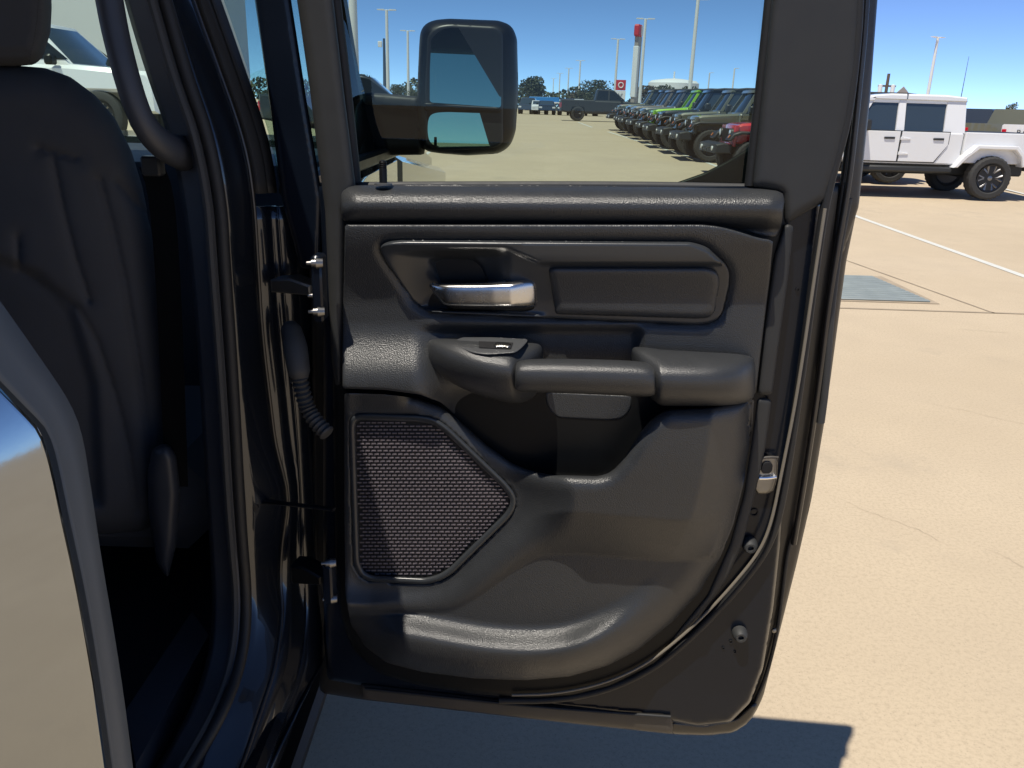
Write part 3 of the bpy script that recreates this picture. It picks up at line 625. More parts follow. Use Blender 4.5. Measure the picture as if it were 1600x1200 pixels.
# release handle: a satin bar, bright at its broad end
def hsec(x, tb, tf, bf, wb, wf): return (x, [(tb, wb), (tf-2, wf-.003), (tf+2, wf), (bf-4, wf), (bf, wf-.003), (bf+1, wb)])
ringloft('release_handle', [hsec(670, 440, 443, 448, .002, .010), hsec(680, 440, 445, 462, .002, .018), hsec(692, 438, 447, 476, .002, .024), hsec(700, 437, 447, 479, .002, .026), hsec(758, 436, 447, 480, .000, .030), hsec(770, 433, 446, 480, -.002, .031), hsec(776, 431, 446, 480, -.002, .031), hsec(799, 430, 445, 480, -.004, .031), hsec(802, 430, 445, 480, -.004, .031), hsec(828, 430, 439, 480, -.006, .020), hsec(839, 434, 442, 479, -.008, .012), hsec(842, 442, 448, 476, -.008, .000)], 'silver', door, sub=2)
bar('handle_shade_strip', [(690, 474), (836, 476), (834, 484), (820, 487), (705, 483)], .010, 'black_plastic', back=-.01, r=4, d=.003, step=3)  # added dark strip standing in for the shade below the handle
# arm rest: switch pod, pull bar, rear pad
ringloft('switch_pod', [(668, [(534, 0), (533, .012), (536, .020), (546, .022), (556, .016), (558, 0)]), (675, [(528, 0), (528, .020), (536, .034), (556, .036), (575, .026), (580, 0)]), (705, [(526, 0), (528, .034), (548, .062), (575, .062), (598, .046), (606, 0)]), (750, [(526, 0), (530, .040), (562, .080), (588, .080), (618, .060), (626, 0)]), (795, [(528, 0), (532, .040), (570, .082), (592, .082), (630, .062), (636, 0)]), (803, [(529, 0), (534, .040), (572, .080), (592, .080), (630, .060), (636, 0)]), (812, [(530, 0), (535, .034), (562, .060), (592, .066), (632, .052), (636, 0)]), (838, [(531, 0), (536, .024), (548, .036), (575, .036), (620, .034), (630, 0)]), (850, [(538, 0), (541, .012), (548, .018), (566, .018), (590, .014), (596, 0)])], 'grain_soft', door)
ringloft('pull_bar', [(804, [(568, .050), (572, .074), (582, .086), (600, .086), (610, .076), (606, .050)]), (808, [(561, .048), (564, .074), (578, .090), (602, .090), (615, .078), (608, .048)]), (830, [(557, .046), (560, .072), (576, .092), (602, .092), (617, .078), (608, .046)]), (920, [(558, .046), (561, .072), (578, .093), (604, .093), (620, .078), (611, .046)]), (1005, [(560, .046), (564, .072), (580, .092), (607, .092), (624, .078), (616, .046)]), (1022, [(566, .048), (572, .074), (585, .090), (608, .090), (622, .078), (616, .048)]), (1026, [(574, .050), (580, .074), (590, .084), (606, .084), (616, .076), (610, .050)])], 'grain_soft', door)
ringloft('armrest_pad', [(986, [(543, 0), (544, .014), (548, .022), (556, .024), (568, .020), (570, 0)]), (994, [(539, 0), (541, .028), (548, .044), (570, .046), (592, .036), (596, 0)]), (1016, [(538, 0), (544, .044), (566, .070), (600, .074), (622, .060), (626, 0)]), (1030, [(539, 0), (548, .048), (578, .090), (606, .092), (634, .074), (638, 0)]), (1034, [(539, 0), (548, .048), (578, .091), (606, .093), (635, .074), (639, 0)]), (1100, [(543, 0), (552, .048), (580, .090), (608, .092), (636, .074), (640, 0)]), (1150, [(547, 0), (553, .042), (576, .080), (606, .083), (634, .064), (637, 0)]), (1174, [(552, 0), (556, .026), (568, .050), (600, .054), (628, .042), (630, 0)]), (1181, [(562, 0), (564, .014), (572, .026), (598, .028), (618, .022), (620, 0)])], 'grain_soft', door)
sw_tilt = lambda x, y, s: .0255+(y-527)/26*.046+erd(s, 4, .002)
sb = relief('switch_bezel', [(711, 532), (722, 527), (770, 527), (826, 530), (818, 541), (806, 551), (760, 554), (736, 551), (718, 542)], sw_tilt, 'switch_grey', door, step=2.5, back=lambda x, y: .012+(y-527)/26*.046, smooth_it=1)
relief('switch_well', [(748, 533), (802, 535), (798, 545), (748, 543)], lambda x, y, s: .028+(y-527)/26*.046, 'grille_dark', door, step=2.5, back=lambda x, y: .018+(y-527)/26*.046, smooth_it=0)
relief('window_switch', [(770, 533.5), (800, 535), (797, 544), (784, 542), (772, 543)], lambda x, y, s: .0325+(y-527)/26*.046+erd(s, 4, .004), 'silver', door, step=1.5, back=lambda x, y: .020+(y-527)/26*.046, smooth_it=1)
# lower trim with pocket lip, speaker surround and map bin
spk = chaikin([(546, 668), (548, 654), (560, 647), (655, 650), (680, 654), (700, 668), (792, 756), (806, 775), (806, 792), (796, 808), (708, 894), (690, 906), (665, 912), (580, 908), (562, 900), (553, 880)], 2)
low_poly = [(538, 614), (600, 616), (650, 622), (688, 635), (715, 655), (760, 695), (800, 724), (830, 736), (860, 742), (935, 744), (955, 738), (975, 716), (1000, 676), (1020, 652), (1045, 639), (1110, 637), (1179, 623), (1173, 690), (1161, 760), (1146, 820), (1126, 870), (1096, 925), (1050, 975), (1000, 1014), (950, 1040), (890, 1057), (820, 1063), (740, 1060), (660, 1050), (605, 1036), (568, 1010), (548, 975), (540, 930), (538, 800)]
UPX, UPY = [540, 690, 735, 790, 830, 860, 900, 1000, 1080, 1120, 1175], [962, 961, 942, 900, 874, 865, 864, 873, 879, 868, 835]
LOX, LOY = [540, 620, 690, 760, 840, 900, 960, 1010, 1040, 1090], [964, 970, 983, 996, 1001, 992, 964, 926, 900, 870]
_sm = lambda X, Y, q: np.interp(q, *(lambda P: (P[:, 0], P[:, 1]))(chaikin(np.stack([X, Y], 1), 3, False)))
_lb = chaikin(low_poly, 1); LIP = _lb[(_lb[:, 1] < 750) & (_lb[:, 0] > 640) & (_lb[:, 0] < 1172)]
def low_h(x, y, s):
    ds = -sdf(x, y, spk); yu = _sm(UPX, UPY, x); yl = _sm(LOX, LOY, x)
    B = .015+.046*sst(2, 95, ds)
    B = B+.008*sst(860, 700, y)*sst(720, 900, x)
    sR = line_d(x, y, [(1181, 600), (1179, 640), (1173, 690), (1161, 760), (1146, 820), (1126, 870), (1096, 925)])
    lip = line_d(x, y, LIP)
    B = B*np.clip(sR/66, 0.02, 1)**.8+erd(lip, 26, .022)+erd(line_d(x, y, [(538, 614), (640, 618)]), 5, .003)+erd(line_d(x, y, [(538, 614), (538, 960)]), 10, .006)
    c = np.clip((yu-y)/(46*sst(560, 800, x)+18), 0, 1); base = .019
    h = base+(B-base)*np.where(B > base, c**.9, 1)
    fade = sst(1050, 900, x)
    led = base+.034*sst(-24, 26, y-yl)*fade*sst(560, 640, x)
    led = led+erd(s, 44, .046)*sst(-10, 40, y-yl)
    led = led-(.019)*np.clip(1-s/40, 0, 1)**2*(1-sst(-10, 40, y-yl))
    h = np.where(y < yu, h, led)
    return np.where(ds < 0, np.minimum(h, .004), h)
relief('lower_trim', low_poly, low_h, 'grain', door, step=4, back=-.03, smooth_it=1)
bez = resample(spk, n=140, closed=True); c0 = bez.mean(0)
def inset(P, d):
    a = np.roll(P, -1, 0)-np.roll(P, 1, 0); nn = np.stack([-a[:, 1], a[:, 0]], 1); nn /= np.linalg.norm(nn, axis=1)[:, None]
    if np.sum((P+nn-c0)**2) > np.sum((P-c0)**2): nn = -nn
    return P+nn*d
mb = MB(); rws = []
for d, wv in ((-2, .008), (-1, .0165), (1.5, .0185), (6, .0175), (8.5, .015), (9.5, .004)):
    q = inset(bez, d); rws.append(DS(q[:, 0], q[:, 1], np.full(len(q), wv)))
n = len(bez); V = np.vstack(rws); Fc = [(r*n+i, r*n+(i+1) % n, (r+1)*n+(i+1) % n, (r+1)*n+i) for r in range(len(rws)-1) for i in range(n)]
mesh_obj('speaker_bezel', V, Fc, 'satin', door)
gp = inset(bez, 8)
spk_base = lambda x, y, s: .006+.0035*sst(0, 40, s)
relief('speaker_grille', gp, spk_base, 'grille_dark', door, step=7, back=-.004, smooth_it=0)
mb = MB(); row = 0; yy = 655.0
bxs = []
while yy < 912:
    xx = 552.0+(4.6 if row % 2 else 0)
    while xx < 806: bxs.append((xx, yy)); xx += 9.2
    yy += 5.5; row += 1
bxs = np.array(bxs); bs = sdf(bxs[:, 0], bxs[:, 1], gp); bxs = bxs[bs > 3]; bs = bs[bs > 3]
for (x, y), s_ in zip(bxs, bs):
    h0 = float(spk_base(x, y, np.array(s_))); X = np.array([-3.9, 3.9, 3.9, -3.9, -2.9, 2.9, 2.9, -2.9])+x; Y = np.array([-1.5, -1.5, 1.5, 1.5, -.6, -.6, .6, .6])+y
    mb.add(DS(X, Y, np.array([h0-.0005]*4+[h0+.0016]*4)), [(4, 5, 6, 7), (0, 1, 5, 4), (1, 2, 6, 5), (2, 3, 7, 6), (3, 0, 4, 7)])
tag(mb.build('grille_weave', 'grille_bar', door, smooth=False), kind='stuff')
relief('pocket_hatch', [(850, 612), (988, 618), (986, 640), (972, 655), (950, 657), (872, 653), (856, 640)], flat(-.0125, 3, .002), 'grain_soft', door, step=4, back=-.02, smooth_it=1)
# lock knob
kb = DS(np.array(599.), np.array(289.), .004)
MB().lathe([(0, .012), (.002, .0115), (.003, .007)], 'z', kb, 20).build('lock_grommet', 'switch_grey', door)
MB().lathe([(0, .0052), (.021, .0052), (.022, .0046), (.023, .0052), (.0245, .0046), (.0258, .0052), (.0272, .0046), (.0286, .0052), (.031, .004), (.0318, 0)], 'z', kb, 18).build('lock_knob', 'black_plastic', door)

# hinges, check strap, wiring boot between pillar and door
def P3(x, y, Y): return atY(np.array(float(x)), np.array(float(y)), Y)
hg = TB(MB().prism([(0, -.012), (.062, -.012), (.062, .002), (.03, .010), (0, .006)], -.018, .018, .003), 'hinge', 'steel'); 
def place(o, p, rz=0): o.location = tuple(np.asarray(p)-TR); o.rotation_euler.z = rz
place(hg, P3(432, 440, 1.15), -.25)
h2 = TB(MB().prism([(0, -.016), (.05, -.010), (.05, .004), (.02, .018), (0, .016)], -.018, .018, .003), 'hinge', 'black_plastic'); place(h2, P3(462, 890, 1.13), -.2)
def bolt(x, y, Y):
    o = TB(MB().lathe([(.012, .006), (.003, .0075), (.003, .0055), (-.003, .005), (-.003, .003), (-.009, .0025), (-.010, 0)], 'x', (0, 0, 0), 12), 'bolt', 'steel'); place(o, P3(x, y, Y), .2)
for q in ((490, 411, 1.07), (493, 487, 1.07), (492, 462, 1.08), (512, 880, 1.05), (514, 936, 1.05)): bolt(*q)
for (q, hh) in ((P3(496, 449, 1.085), .045), (P3(512, 906, 1.06), .032)): TB(MB().box(q[0]-.004, q[0]+.010, q[1]-.016, q[1]+.016, q[2]-hh, q[2]+hh, .003), 'hinge_plate', 'jamb_paint')
TB(MB().tube([P3(396, 786, 1.13), P3(420, 784, 1.12), P3(455, 788, 1.10), P3(522, 796, 1.07)], [.008, .006, .005, .005], 8, flat=.5), 'check_strap', 'black_plastic')
TB(MB().lathe([(0, .008), (.006, .007), (.008, 0)], 'y', P3(399, 788, 1.12)-np.array([0, .012, 0]), 12), 'strap_pin', 'steel')
bt = np.array([P3(452, 505, 1.14), P3(456, 520, 1.13), P3(462, 545, 1.11), P3(466, 575, 1.10), P3(470, 592, 1.10)])
TB(MB().tube(resample(chaikin(bt, 2, False), n=18), np.interp(np.arange(18), [0, 2, 8, 15, 17], [.009, .015, .0175, .016, .011]), 16, flat=.8), 'wiring_boot', 'rubber_grey')
cb = resample(chaikin(np.array([P3(468, 590, 1.10), P3(473, 615, 1.10), P3(481, 640, 1.10), P3(494, 660, 1.09), P3(512, 678, 1.08)]), 2, False), n=64)
TB(MB().tube(cb, .0108+.0016*np.sin(np.arange(64)*2*math.pi/5.0), 14), 'wiring_conduit', 'rubber_grey')
# tow mirror on the front door
MY = 2.02; SM = SY(MY)
def mrel(name, poly, hf, m, parent=None, **k):
    o = relief(name, poly, hf, m, None, S=SM, **k); return tk(o, parent)
mh = mrel('side_mirror', [(655, 70), (657, 45), (672, 32), (700, 29), (780, 32), (800, 40), (808, 60), (810, 140), (806, 205), (798, 228), (780, 240), (730, 243), (690, 240), (662, 236), (654, 215), (652, 140)], lambda x, y, s: erd(s, 22, .05), 'black_plastic', step=5, back=-.14, closed_back=True)
mat('mirror_rim', (.02, .021, .022), .4)
mrel('mirror_surround', [(668, 55), (680, 42), (700, 38), (776, 42), (786, 52), (786, 225), (770, 232), (690, 236), (666, 228), (664, 140)], flat(.004, 5, .003), 'mirror_rim', mh, step=6, back=-.02)
def mglass(name, poly, tx, tz, cx=0, cz=0):
    B = chaikin(poly, 2); P = SM(B[:, 0], B[:, 1], np.full(len(B), .0065)); c = P.mean(0)
    P[:, 1] += (P[:, 0]-c[0])*tx+(P[:, 2]-c[2])*tz
    mesh_obj(name, P, [tuple(range(len(P)))], 'mirror', None, False); o = bpy.data.objects[name] if False else None
    return [q for q in col.objects if q.name.startswith(name)][-1]
tk(mglass('mirror_glass', [(674, 60), (690, 46), (704, 43), (772, 46), (782, 56), (783, 120), (783, 168), (730, 164), (672, 160), (672, 110)], .06, .04), mh)
tk(mglass('spotter_glass', [(670, 182), (680, 176), (700, 175), (783, 178), (783, 215), (775, 228), (740, 231), (690, 232), (672, 224), (668, 205)], .06, .02), mh)
mrel('mirror_bridge', [(660, 160), (784, 168), (784, 176), (662, 174)], flat(.012, 3, .004), 'black_plastic', mh, step=4, back=-.01)
mrel('mirror_arm', [(556, 165), (572, 148), (600, 148), (660, 152), (664, 175), (664, 242), (560, 243), (552, 215)], flat(-.05, 14, .02), 'black_plastic', mh, step=6, back=-.15)
mrel('arm_cover', [(566, 150), (572, 144), (600, 146), (656, 151), (656, 176), (610, 170), (568, 164)], flat(-.042, 8, .02), 'trim_grey', mh, step=4, back=-.12)
seal_ = None

# ------------------------------------------------------------------ vehicles in the lot
def quad(p, t=.004):                                     # thin pane from 4 side-view points (x,z) at plane y: used through prism
    return p
def make_jeep(name, paint, pickup=False):
    """x forward (bumper face at 0), y left, z up, standing on z=0"""
    r = empty(name, (0, 0, 0)); end = -5.45 if pickup else -4.55; cab = -3.72 if pickup else -4.42
    ax = (-.82, -4.30 if pickup else -3.80)
    B = MB().prism([(-1.52, .62), (cab, .62), (cab, 1.20), (-1.52, 1.20)], -.79, .79, .03, True); B.build('tub', paint, r)
    MB().prism([(-.46, .72), (-1.50, .72), (-1.62, 1.20), (-1.45, 1.205), (-.62, 1.14), (-.46, 1.08)], -.60, .60, .05, taper=lambda x, z, y: y*(1-.12*(x+1.6)/1.2)).build('hood', paint, r)
    g = MB().prism([(-.40, .66), (-.50, .66), (-.54, 1.10), (-.45, 1.10)], -.60, .60, .02).build('grille', paint, r)
    for k in range(7): MB().box(-.43, -.396, -.30+k*.092, -.252+k*.092, .74, 1.03, .008).build('slot', 'grille_dark', g)
    for s in (-1, 1):
        h = MB().lathe([(-.47, .105), (-.39, .105), (-.375, .095), (-.375, .085)], 'x', (0, s*.44, .93), 20).build('headlight', 'matte_black', r)
        MB().lathe([(-.40, .088), (-.372, .078), (-.362, .04), (-.36, 0)], 'x', (0, s*.44, .93), 18).build('lens', 'lamp_white', h)
        # flat-topped flares
        f = [(-.26, .80), (-.34, .93), (-.50, .985), (-1.22, .985), (-1.38, .90), (-1.52, .66), (-1.47, .66), (-1.34, .85), (-1.19, .925), (-.53, .925), (-.38, .88), (-.31, .78)]
        MB().prism(f, s*.52, s*.94, .018).build('front_flare', 'matte_black' if not pickup else paint, r)
        MB().prism([(-.27, .84), (-.31, .90), (-.29, .91), (-.25, .85)], s*.76, s*.82, .006).build('marker_lamp', 'lamp_amber', r)
        a = ax[1]; f2 = [(a-.62, .62), (a-.56, .84), (a-.40, 1.00), (a+.36, 1.00), (a+.58, .80), (a+.74, .58), (a+.66, .58), (a+.50, .76), (a+.31, .925), (a-.36, .925), (a-.48, .80), (a-.54, .62)]
        MB().prism(f2, s*.70, s*.94, .018).build('rear_flare', 'matte_black' if not pickup else paint, r)
        # doors, proud of the tub, with handles and hinges
        ds = [(-1.60, -2.52), (-2.55, -3.44 if pickup else -3.40)]
        for i, (x0, x1) in enumerate(ds):
            lo = [(x0, .66), (x1, .66), (x1, 1.20), (x0, 1.20)]
            if i == 1: lo = [(x0, .66), (x1+.22, .66), (x1, .98), (x1, 1.20), (x0, 1.20)]
            c_ = np.mean(lo, 0); MB().prism([tuple(np.array(q)+np.sign(np.array(q)-c_)*.016) for q in lo], s*.780, s*.7925, .001).build('door_gap', 'matte_black', r)
            d = MB().prism(lo, s*.785, s*.812, .010).build('door', paint, r)
            MB().box(x1+.10, x1+.30, s*.806, s*.832, 1.06, 1.10, .008).build('handle', 'matte_black', d)
            for hz in (.80, 1.07): MB().prism([(x0+.02, hz-.02), (x0-.16, hz-.012), (x0-.16, hz+.012), (x0+.02, hz+.035)], s*.79, s*.830, .006).build('hinge', paint, d)
        MB().box(-1.50, cab+.12, s*.72, s*.84, .47, .58, .03).build('side_step', 'matte_black', r)
        # cab pillars (leaning in) and panes
        tp = lambda x, z, y: y-math.copysign((z-1.2)*.20, y)
        for q in ([(-1.58, 1.19), (-1.68, 1.19), (-2.02, 1.78), (-1.92, 1.78)], [(-2.44, 1.19), (-2.60, 1.19), (-2.60, 1.76), (-2.46, 1.76)], [(-3.34, 1.19), (-3.74 if pickup else -3.50, 1.19), (-3.72 if pickup else -3.48, 1.76), (-3.36, 1.76)]):
            MB().prism(q, s*.76, s*.70, .012, taper=tp).build('pillar', paint, r)
        if not pickup: MB().prism([(-4.28, 1.19), (-4.42, 1.19), (-4.36, 1.76), (-4.26, 1.76)], s*.76, s*.70, .012, taper=tp).build('pillar', paint, r)
        MB().box(-1.9, cab+.03, s*.64, s*.60, 1.70, 1.77, .01).build('roof_rail', paint, r)
        wins = [[(-1.70, 1.205), (-2.43, 1.205), (-2.45, 1.71), (-1.99, 1.71)], [(-2.61, 1.205), (-3.33, 1.205), (-3.35, 1.71), (-2.61, 1.71)]]
        if not pickup: wins.append([(-3.51, 1.205), (-4.27, 1.205), (-4.25, 1.71), (-3.49, 1.71)])
        for q in wins: MB().prism(q, s*.735, s*.725, .003, taper=tp).build('side_window', 'tint_glass', r)
        m = MB().box(-1.86, -1.70, s*.84, s*1.06, 1.20, 1.40, .03).build('door_mirror', 'matte_black', r)
        MB().box(end+.005, end-.012, s*.58, s*.74, .86, 1.12, .012).build('tail_lamp', 'lamp_red', r)
    MB().prism([(-1.60, 1.205), (-1.625, 1.205), (-1.955, 1.76), (-1.925, 1.76)], -.64, .64, .004).build('windshield', 'dark_glass', r)
    MB().prism([(-1.54, 1.18), (-1.64, 1.18), (-1.67, 1.235), (-1.57, 1.235)], -.74, .74, .012).build('cowl', paint, r)
    MB().prism([(-1.86, 1.73), (-1.99, 1.73), (-2.02, 1.80), (-1.90, 1.80)], -.68, .68, .015).build('header', paint, r)
    rf = MB().prism([(-1.92, 1.76), (cab-.01, 1.75), (cab+.01, 1.83), (cab+.4, 1.865), (-2.3, 1.865), (-1.96, 1.83)], -.68, .68, .03).build('roof', paint if pickup else 'matte_black', r)
    if pickup: MB().box(-2.60, -2.575, -.681, .681, 1.77, 1.869, .002).build('roof_seam', 'grey_paint', rf)
    MB().box(cab-.012, cab+.02, -.60, .60, 1.24, 1.72, .006).build('rear_window', 'dark_glass', r)
    if pickup:
        MB().prism([(cab-.03, .66), (end, .66), (end, 1.22), (cab-.03, 1.22)], -.79, .79, .02).build('bed', paint, r)
        MB().box(end+.08, cab-.10, -.70, .70, 1.215, 1.226, .002).build('bed_cover', 'matte_black', r)
    bp = MB().prism([(-.0, .52), (-.02, .70), (-.20, .74), (-.36, .70), (-.36, .52)], -.80, .80, .03).build('bumper', 'matte_black', r)
    for s in (-1, 1):
        MB().lathe([(-.03, .05), (.012, .05), (.016, 0)], 'x', (0, s*.52, .61), 14).build('fog_lamp', 'lamp_white', bp)
        MB().tube([(-.02, s*.22, .54), (.05, s*.22, .55), (.05, s*.22, .61), (-.02, s*.22, .62)], .014, 6).build('tow_hook', 'red_paint' if paint == 'red_paint' else 'matte_black', bp)
    MB().box(end+.02, end-.10, -.72, .72, .50, .68, .02).build('rear_bumper', 'matte_black', r)
    MB().box(-.9, end+.3, -.45, .45, .42, .64, .03).build('chassis', 'matte_black', r)
    if not pickup: add_wheel(r, (end-.16, 0, 1.0), 'spare', 'rim_dark', .40, .25).rotation_euler.z = math.pi/2
    for x in ax:
        for s in (-1, 1): add_wheel(r, (x, s*.79, .405), 'jeep', 'rim_alloy' if pickup else 'rim_dark', .405, .27)
        MB().tube([(x, -.7, .40), (x, .7, .40)], .06, 8).build('axle', 'matte_black', r)
    return r
def put(o, x, y, rz): o.location = (x, y, gz(y, x)); o.rotation_euler.z = rz; return o
jeep0 = make_jeep('off_road_car', 'olive_paint')
row = [(0, 'red_paint', 'bright red boxy off-road car at the near end of the parked row'),
       (1, 'olive_paint', 'olive green boxy off-road car parked next to the red one'),
       (2, 'olive_paint', 'olive green boxy off-road car, second from the red one'),
       (3, 'black_paint', 'black boxy off-road car between an olive and the lime green one'),
       (4, 'lime_paint', 'lime green boxy off-road car among dark ones'),
       (5, 'grey_paint', 'grey boxy off-road car on the far side of the lime green one'),
       (6, 'sand_paint', 'sandy brown boxy off-road car, second beyond the lime green one'),
       (7, 'slate_paint', 'dark slate blue boxy off-road car next to the last in the row'),
       (8, 'olive_paint', 'olive boxy off-road car at the far end of the row')]
for k, p, lab in row:
    o = jeep0 if k == 1 else copy_tree(jeep0)
    if p != 'olive_paint': repaint(o, 'olive_paint', p)
    Y = (19.2 if k == 0 else 20.6+2.45*k)+random.uniform(-.06, .06); put(o, (4.25 if k == 0 else 4.12)+random.uniform(-.06, .06), Y, math.pi+random.uniform(-.03, .03))
    tag(o, lab, 'car', 'boxy off-road cars parked in a row')
glad = make_jeep('pickup_truck', 'white_paint', True)
gp_ = atY(np.array(1541.), np.array(282.), 16.1); put(glad, gp_[0]-4.30, 16.1+.79, math.pi); tag(glad, 'white crew cab pickup with knobby tyres parked side-on in the lot', 'truck')

def make_car(name, prof, glass_prof, paint, wheels, W=.92, R=.36, lamps=None, rim='rim_alloy', roof_lean=.16, wr=None):
    """side profile (x,z), front at x=0, rear negative"""
    r = empty(name, (0, 0, 0)); zb = min(p[1] for p in glass_prof); lean = lambda x, z, y: y-math.copysign(max(0, z-zb)*roof_lean*1.6, y)
    MB().prism(prof, -W, W, .07).build('body', paint, r)
    xs = [p[0] for p in glass_prof]; zs = [p[1] for p in glass_prof]
    MB().prism(glass_prof, -W+.05, W-.05, .05, taper=lean).build('cabin', paint, r)
    P = np.array(glass_prof); c = P.mean(0); q = (P-c)*np.array([.93, .74])+c
    mid_x = c[0]
    for s in (-1, 1):
        for lo, hi in ((mid_x+.04, 9), (-99, mid_x-.04)):
            w_ = [(min(max(a, lo), hi), b) for a, b in q]
            MB().prism(w_, s*(W-.052), s*(W-.040), .003, taper=lean).build('side_window', 'dark_glass', r)
        MB().box(max(p[0] for p in prof)-.06, max(p[0] for p in prof)+.012, s*(W-.38), s*(W-.06), .66, .82, .02).build('headlight', 'lamp_white', r)
        MB().box(min(p[0] for p in prof)-.012, min(p[0] for p in prof)+.06, s*(W-.22), s*(W-.04), .78, 1.08, .02).build('tail_lamp', 'lamp_red', r)
        MB().box(max(xs)-.40, max(xs)-.24, s*(W+.0), s*(W+.20), zb+.02, zb+.18, .03).build('door_mirror', 'black_plastic', r)
    f = sorted(glass_prof, key=lambda p: p[0])
    fr = [p for p in glass_prof if p[0] > mid_x]; lo_ = min(fr, key=lambda p: p[1]); hi_ = max(fr, key=lambda p: p[1])
    hi_ = max([p for p in fr if p[1] > max(zs)-.12], key=lambda p: p[0])
    d = np.array([hi_[0]-lo_[0], hi_[1]-lo_[1]]); nn = np.array([d[1], -d[0]])/np.linalg.norm(d)*.008
    a = np.array(lo_)+d*.08+nn; b = np.array(lo_)+d*.92+nn
    MB().prism([tuple(a), tuple(a-nn*3), tuple(b-nn*3), tuple(b)], -W+.17, W-.17, .002, taper=lean).build('windshield', 'tint_glass', r)
    for x in wheels:
        for s in (-1, 1): add_wheel(r, (x, s*(W-.10), R), 'car', rim, R, .24, .004)
    return r
PICK = [(0, .50), (-.02, 1.02), (-.15, 1.16), (-1.65, 1.24), (-3.55, 1.24), (-3.58, 1.28), (-5.75, 1.28), (-5.78, .55), (-5.1, .48), (-5.0, .82), (-4.3, .82), (-4.2, .45), (-1.6, .45), (-1.5, .82), (-.72, .82), (-.65, .48)]
PICKC = [(-1.55, 1.20), (-2.35, 1.88), (-2.6, 1.93), (-3.4, 1.92), (-3.55, 1.20)]
SUVP = [(0, .45), (-.02, .85), (-.2, .98), (-1.3, 1.06), (-4.6, 1.06), (-4.68, .6), (-4.2, .42), (-4.1, .72), (-3.45, .72), (-3.35, .38), (-1.35, .38), (-1.25, .72), (-.62, .72), (-.55, .42)]
SUVC = [(-1.2, 1.02), (-1.95, 1.62), (-2.3, 1.70), (-4.2, 1.68), (-4.58, 1.02)]
SEDC = [(-1.25, 1.00), (-2.05, 1.40), (-2.4, 1.45), (-3.2, 1.43), (-4.0, 1.02)]
blk = make_car('pickup_truck', PICK, PICKC, 'matte_black', (-1.1, -4.65), .98, .44, rim='rim_dark')
blk.scale = (1.0, 1.0, 1.03); gb_ = atY(np.array(903.), np.array(175.), 56.); put(blk, gb_[0]+4.65, 57.0, 0.0); tag(blk, 'matt black pickup truck crossing the lot beyond the row of off-road cars', 'truck')
tb = [q for q in blk.children if q.name.startswith('body')][0]
# vehicles behind the white pickup
def rear_to(o, px, Y, ang, L=5.78):
    p = atY(np.array(float(px)), np.array(190.), Y); a = math.radians(ang); return put(o, p[0]+L*math.cos(a), Y+L*math.sin(a), a)
v = make_car('pickup_truck', PICK, PICKC, 'slate_paint', (-1.1, -4.65), .98, .42, rim='rim_dark'); rear_to(v, 1486, 40, 40); tag(v, 'dark slate pickup truck whose red tail lamp shows beside the white cab', 'truck')
v = make_car('pickup_truck', PICK, PICKC, 'olive_paint', (-1.1, -4.65), .98, .42, rim='rim_dark'); rear_to(v, 1543, 38, 40); tag(v, 'olive pickup truck showing its tailgate beyond the white pickup bed', 'truck')
v = make_car('sport_utility_car', SUVP, SUVC, 'white_paint', (-.92, -3.78), .95, .38); v.scale = (1.08, 1.05, 1.15); rear_to(v, 1505, 49, 38); tag(v, 'white sport utility car roof showing above the dark slate pickup', 'car')
v = make_car('pickup_truck', PICK, PICKC, 'white_paint', (-1.1, -4.65), .98, .42); rear_to(v, 1606, 36, 40); tag(v, 'white pickup truck with black letters on its tailgate', 'truck')
tx = bpy.data.curves.new('tailgate_letters', 'FONT'); tx.body = 'RAM'; tx.size = .34; tx.extrude = .006; tx.align_x = 'CENTER'
to = bpy.data.objects.new('tailgate_letters', tx); me = bpy.data.meshes.new_from_object(to); me.materials.append(MATS['matte_black'])
bpy.data.objects.remove(to); to = link(bpy.data.objects.new('tailgate_letters', me), v); to.location = (-5.80, 0, .84); to.rotation_euler = (math.pi/2, 0, -math.pi/2)
# left of the tow mirror and beyond the windshield
v = make_car('pickup_truck', PICK, PICKC, 'slate_paint', (-1.1, -4.65), .98, .42); put(v, -2.4, 28.0, math.radians(3)); tag(v, 'dark pickup truck parked beyond the tow mirror arm', 'truck')
v = make_car('pickup_truck', PICK, PICKC, 'white_paint', (-1.1, -4.65), .98, .42); v.scale = (1, 1, 1.12); put(v, -6.7, 17.0, math.radians(-3)); v.location.z = gz(17, -9.6); tag(v, 'white pickup truck seen through the windshield', 'truck')
# cars far across the lot
far = [('sport_utility_car', SUVP, SUVC, 'slate_paint', 1.6, 'dark blue sport utility car at the start of the far row'), ('sedan_car', SUVP, SEDC, 'white_paint', 3.2, 'white saloon car in the far row beside the dark blue one'), ('sedan_car', SUVP, SEDC, 'black_paint', 4.0, 'black saloon car in the far row under the oak'),
       ('sport_utility_car', SUVP, SUVC, 'black_paint', 6.1, 'black sport utility car in the far row'), ('sport_utility_car', SUVP, SUVC, 'white_paint', 7.7, 'white sport utility car in the far row'), ('sedan_car', SUVP, SEDC, 'slate_paint', 8.9, 'slate saloon car in the far row before the blue canopy'), ('sport_utility_car', SUVP, SUVC, 'grey_paint', 10.6, 'grey sport utility car in the far row by the blue canopy')]
for n_, a, b, p, x, lab in far:
    v = make_car(n_, a, b, p, (-.92, -3.78), .92, .36); put(v, (x-.9)*.92, 92+random.uniform(-1.5, 1.5), math.radians(-90+random.uniform(-8, 8))); tag(v, lab, 'car', 'cars parked far across the lot')

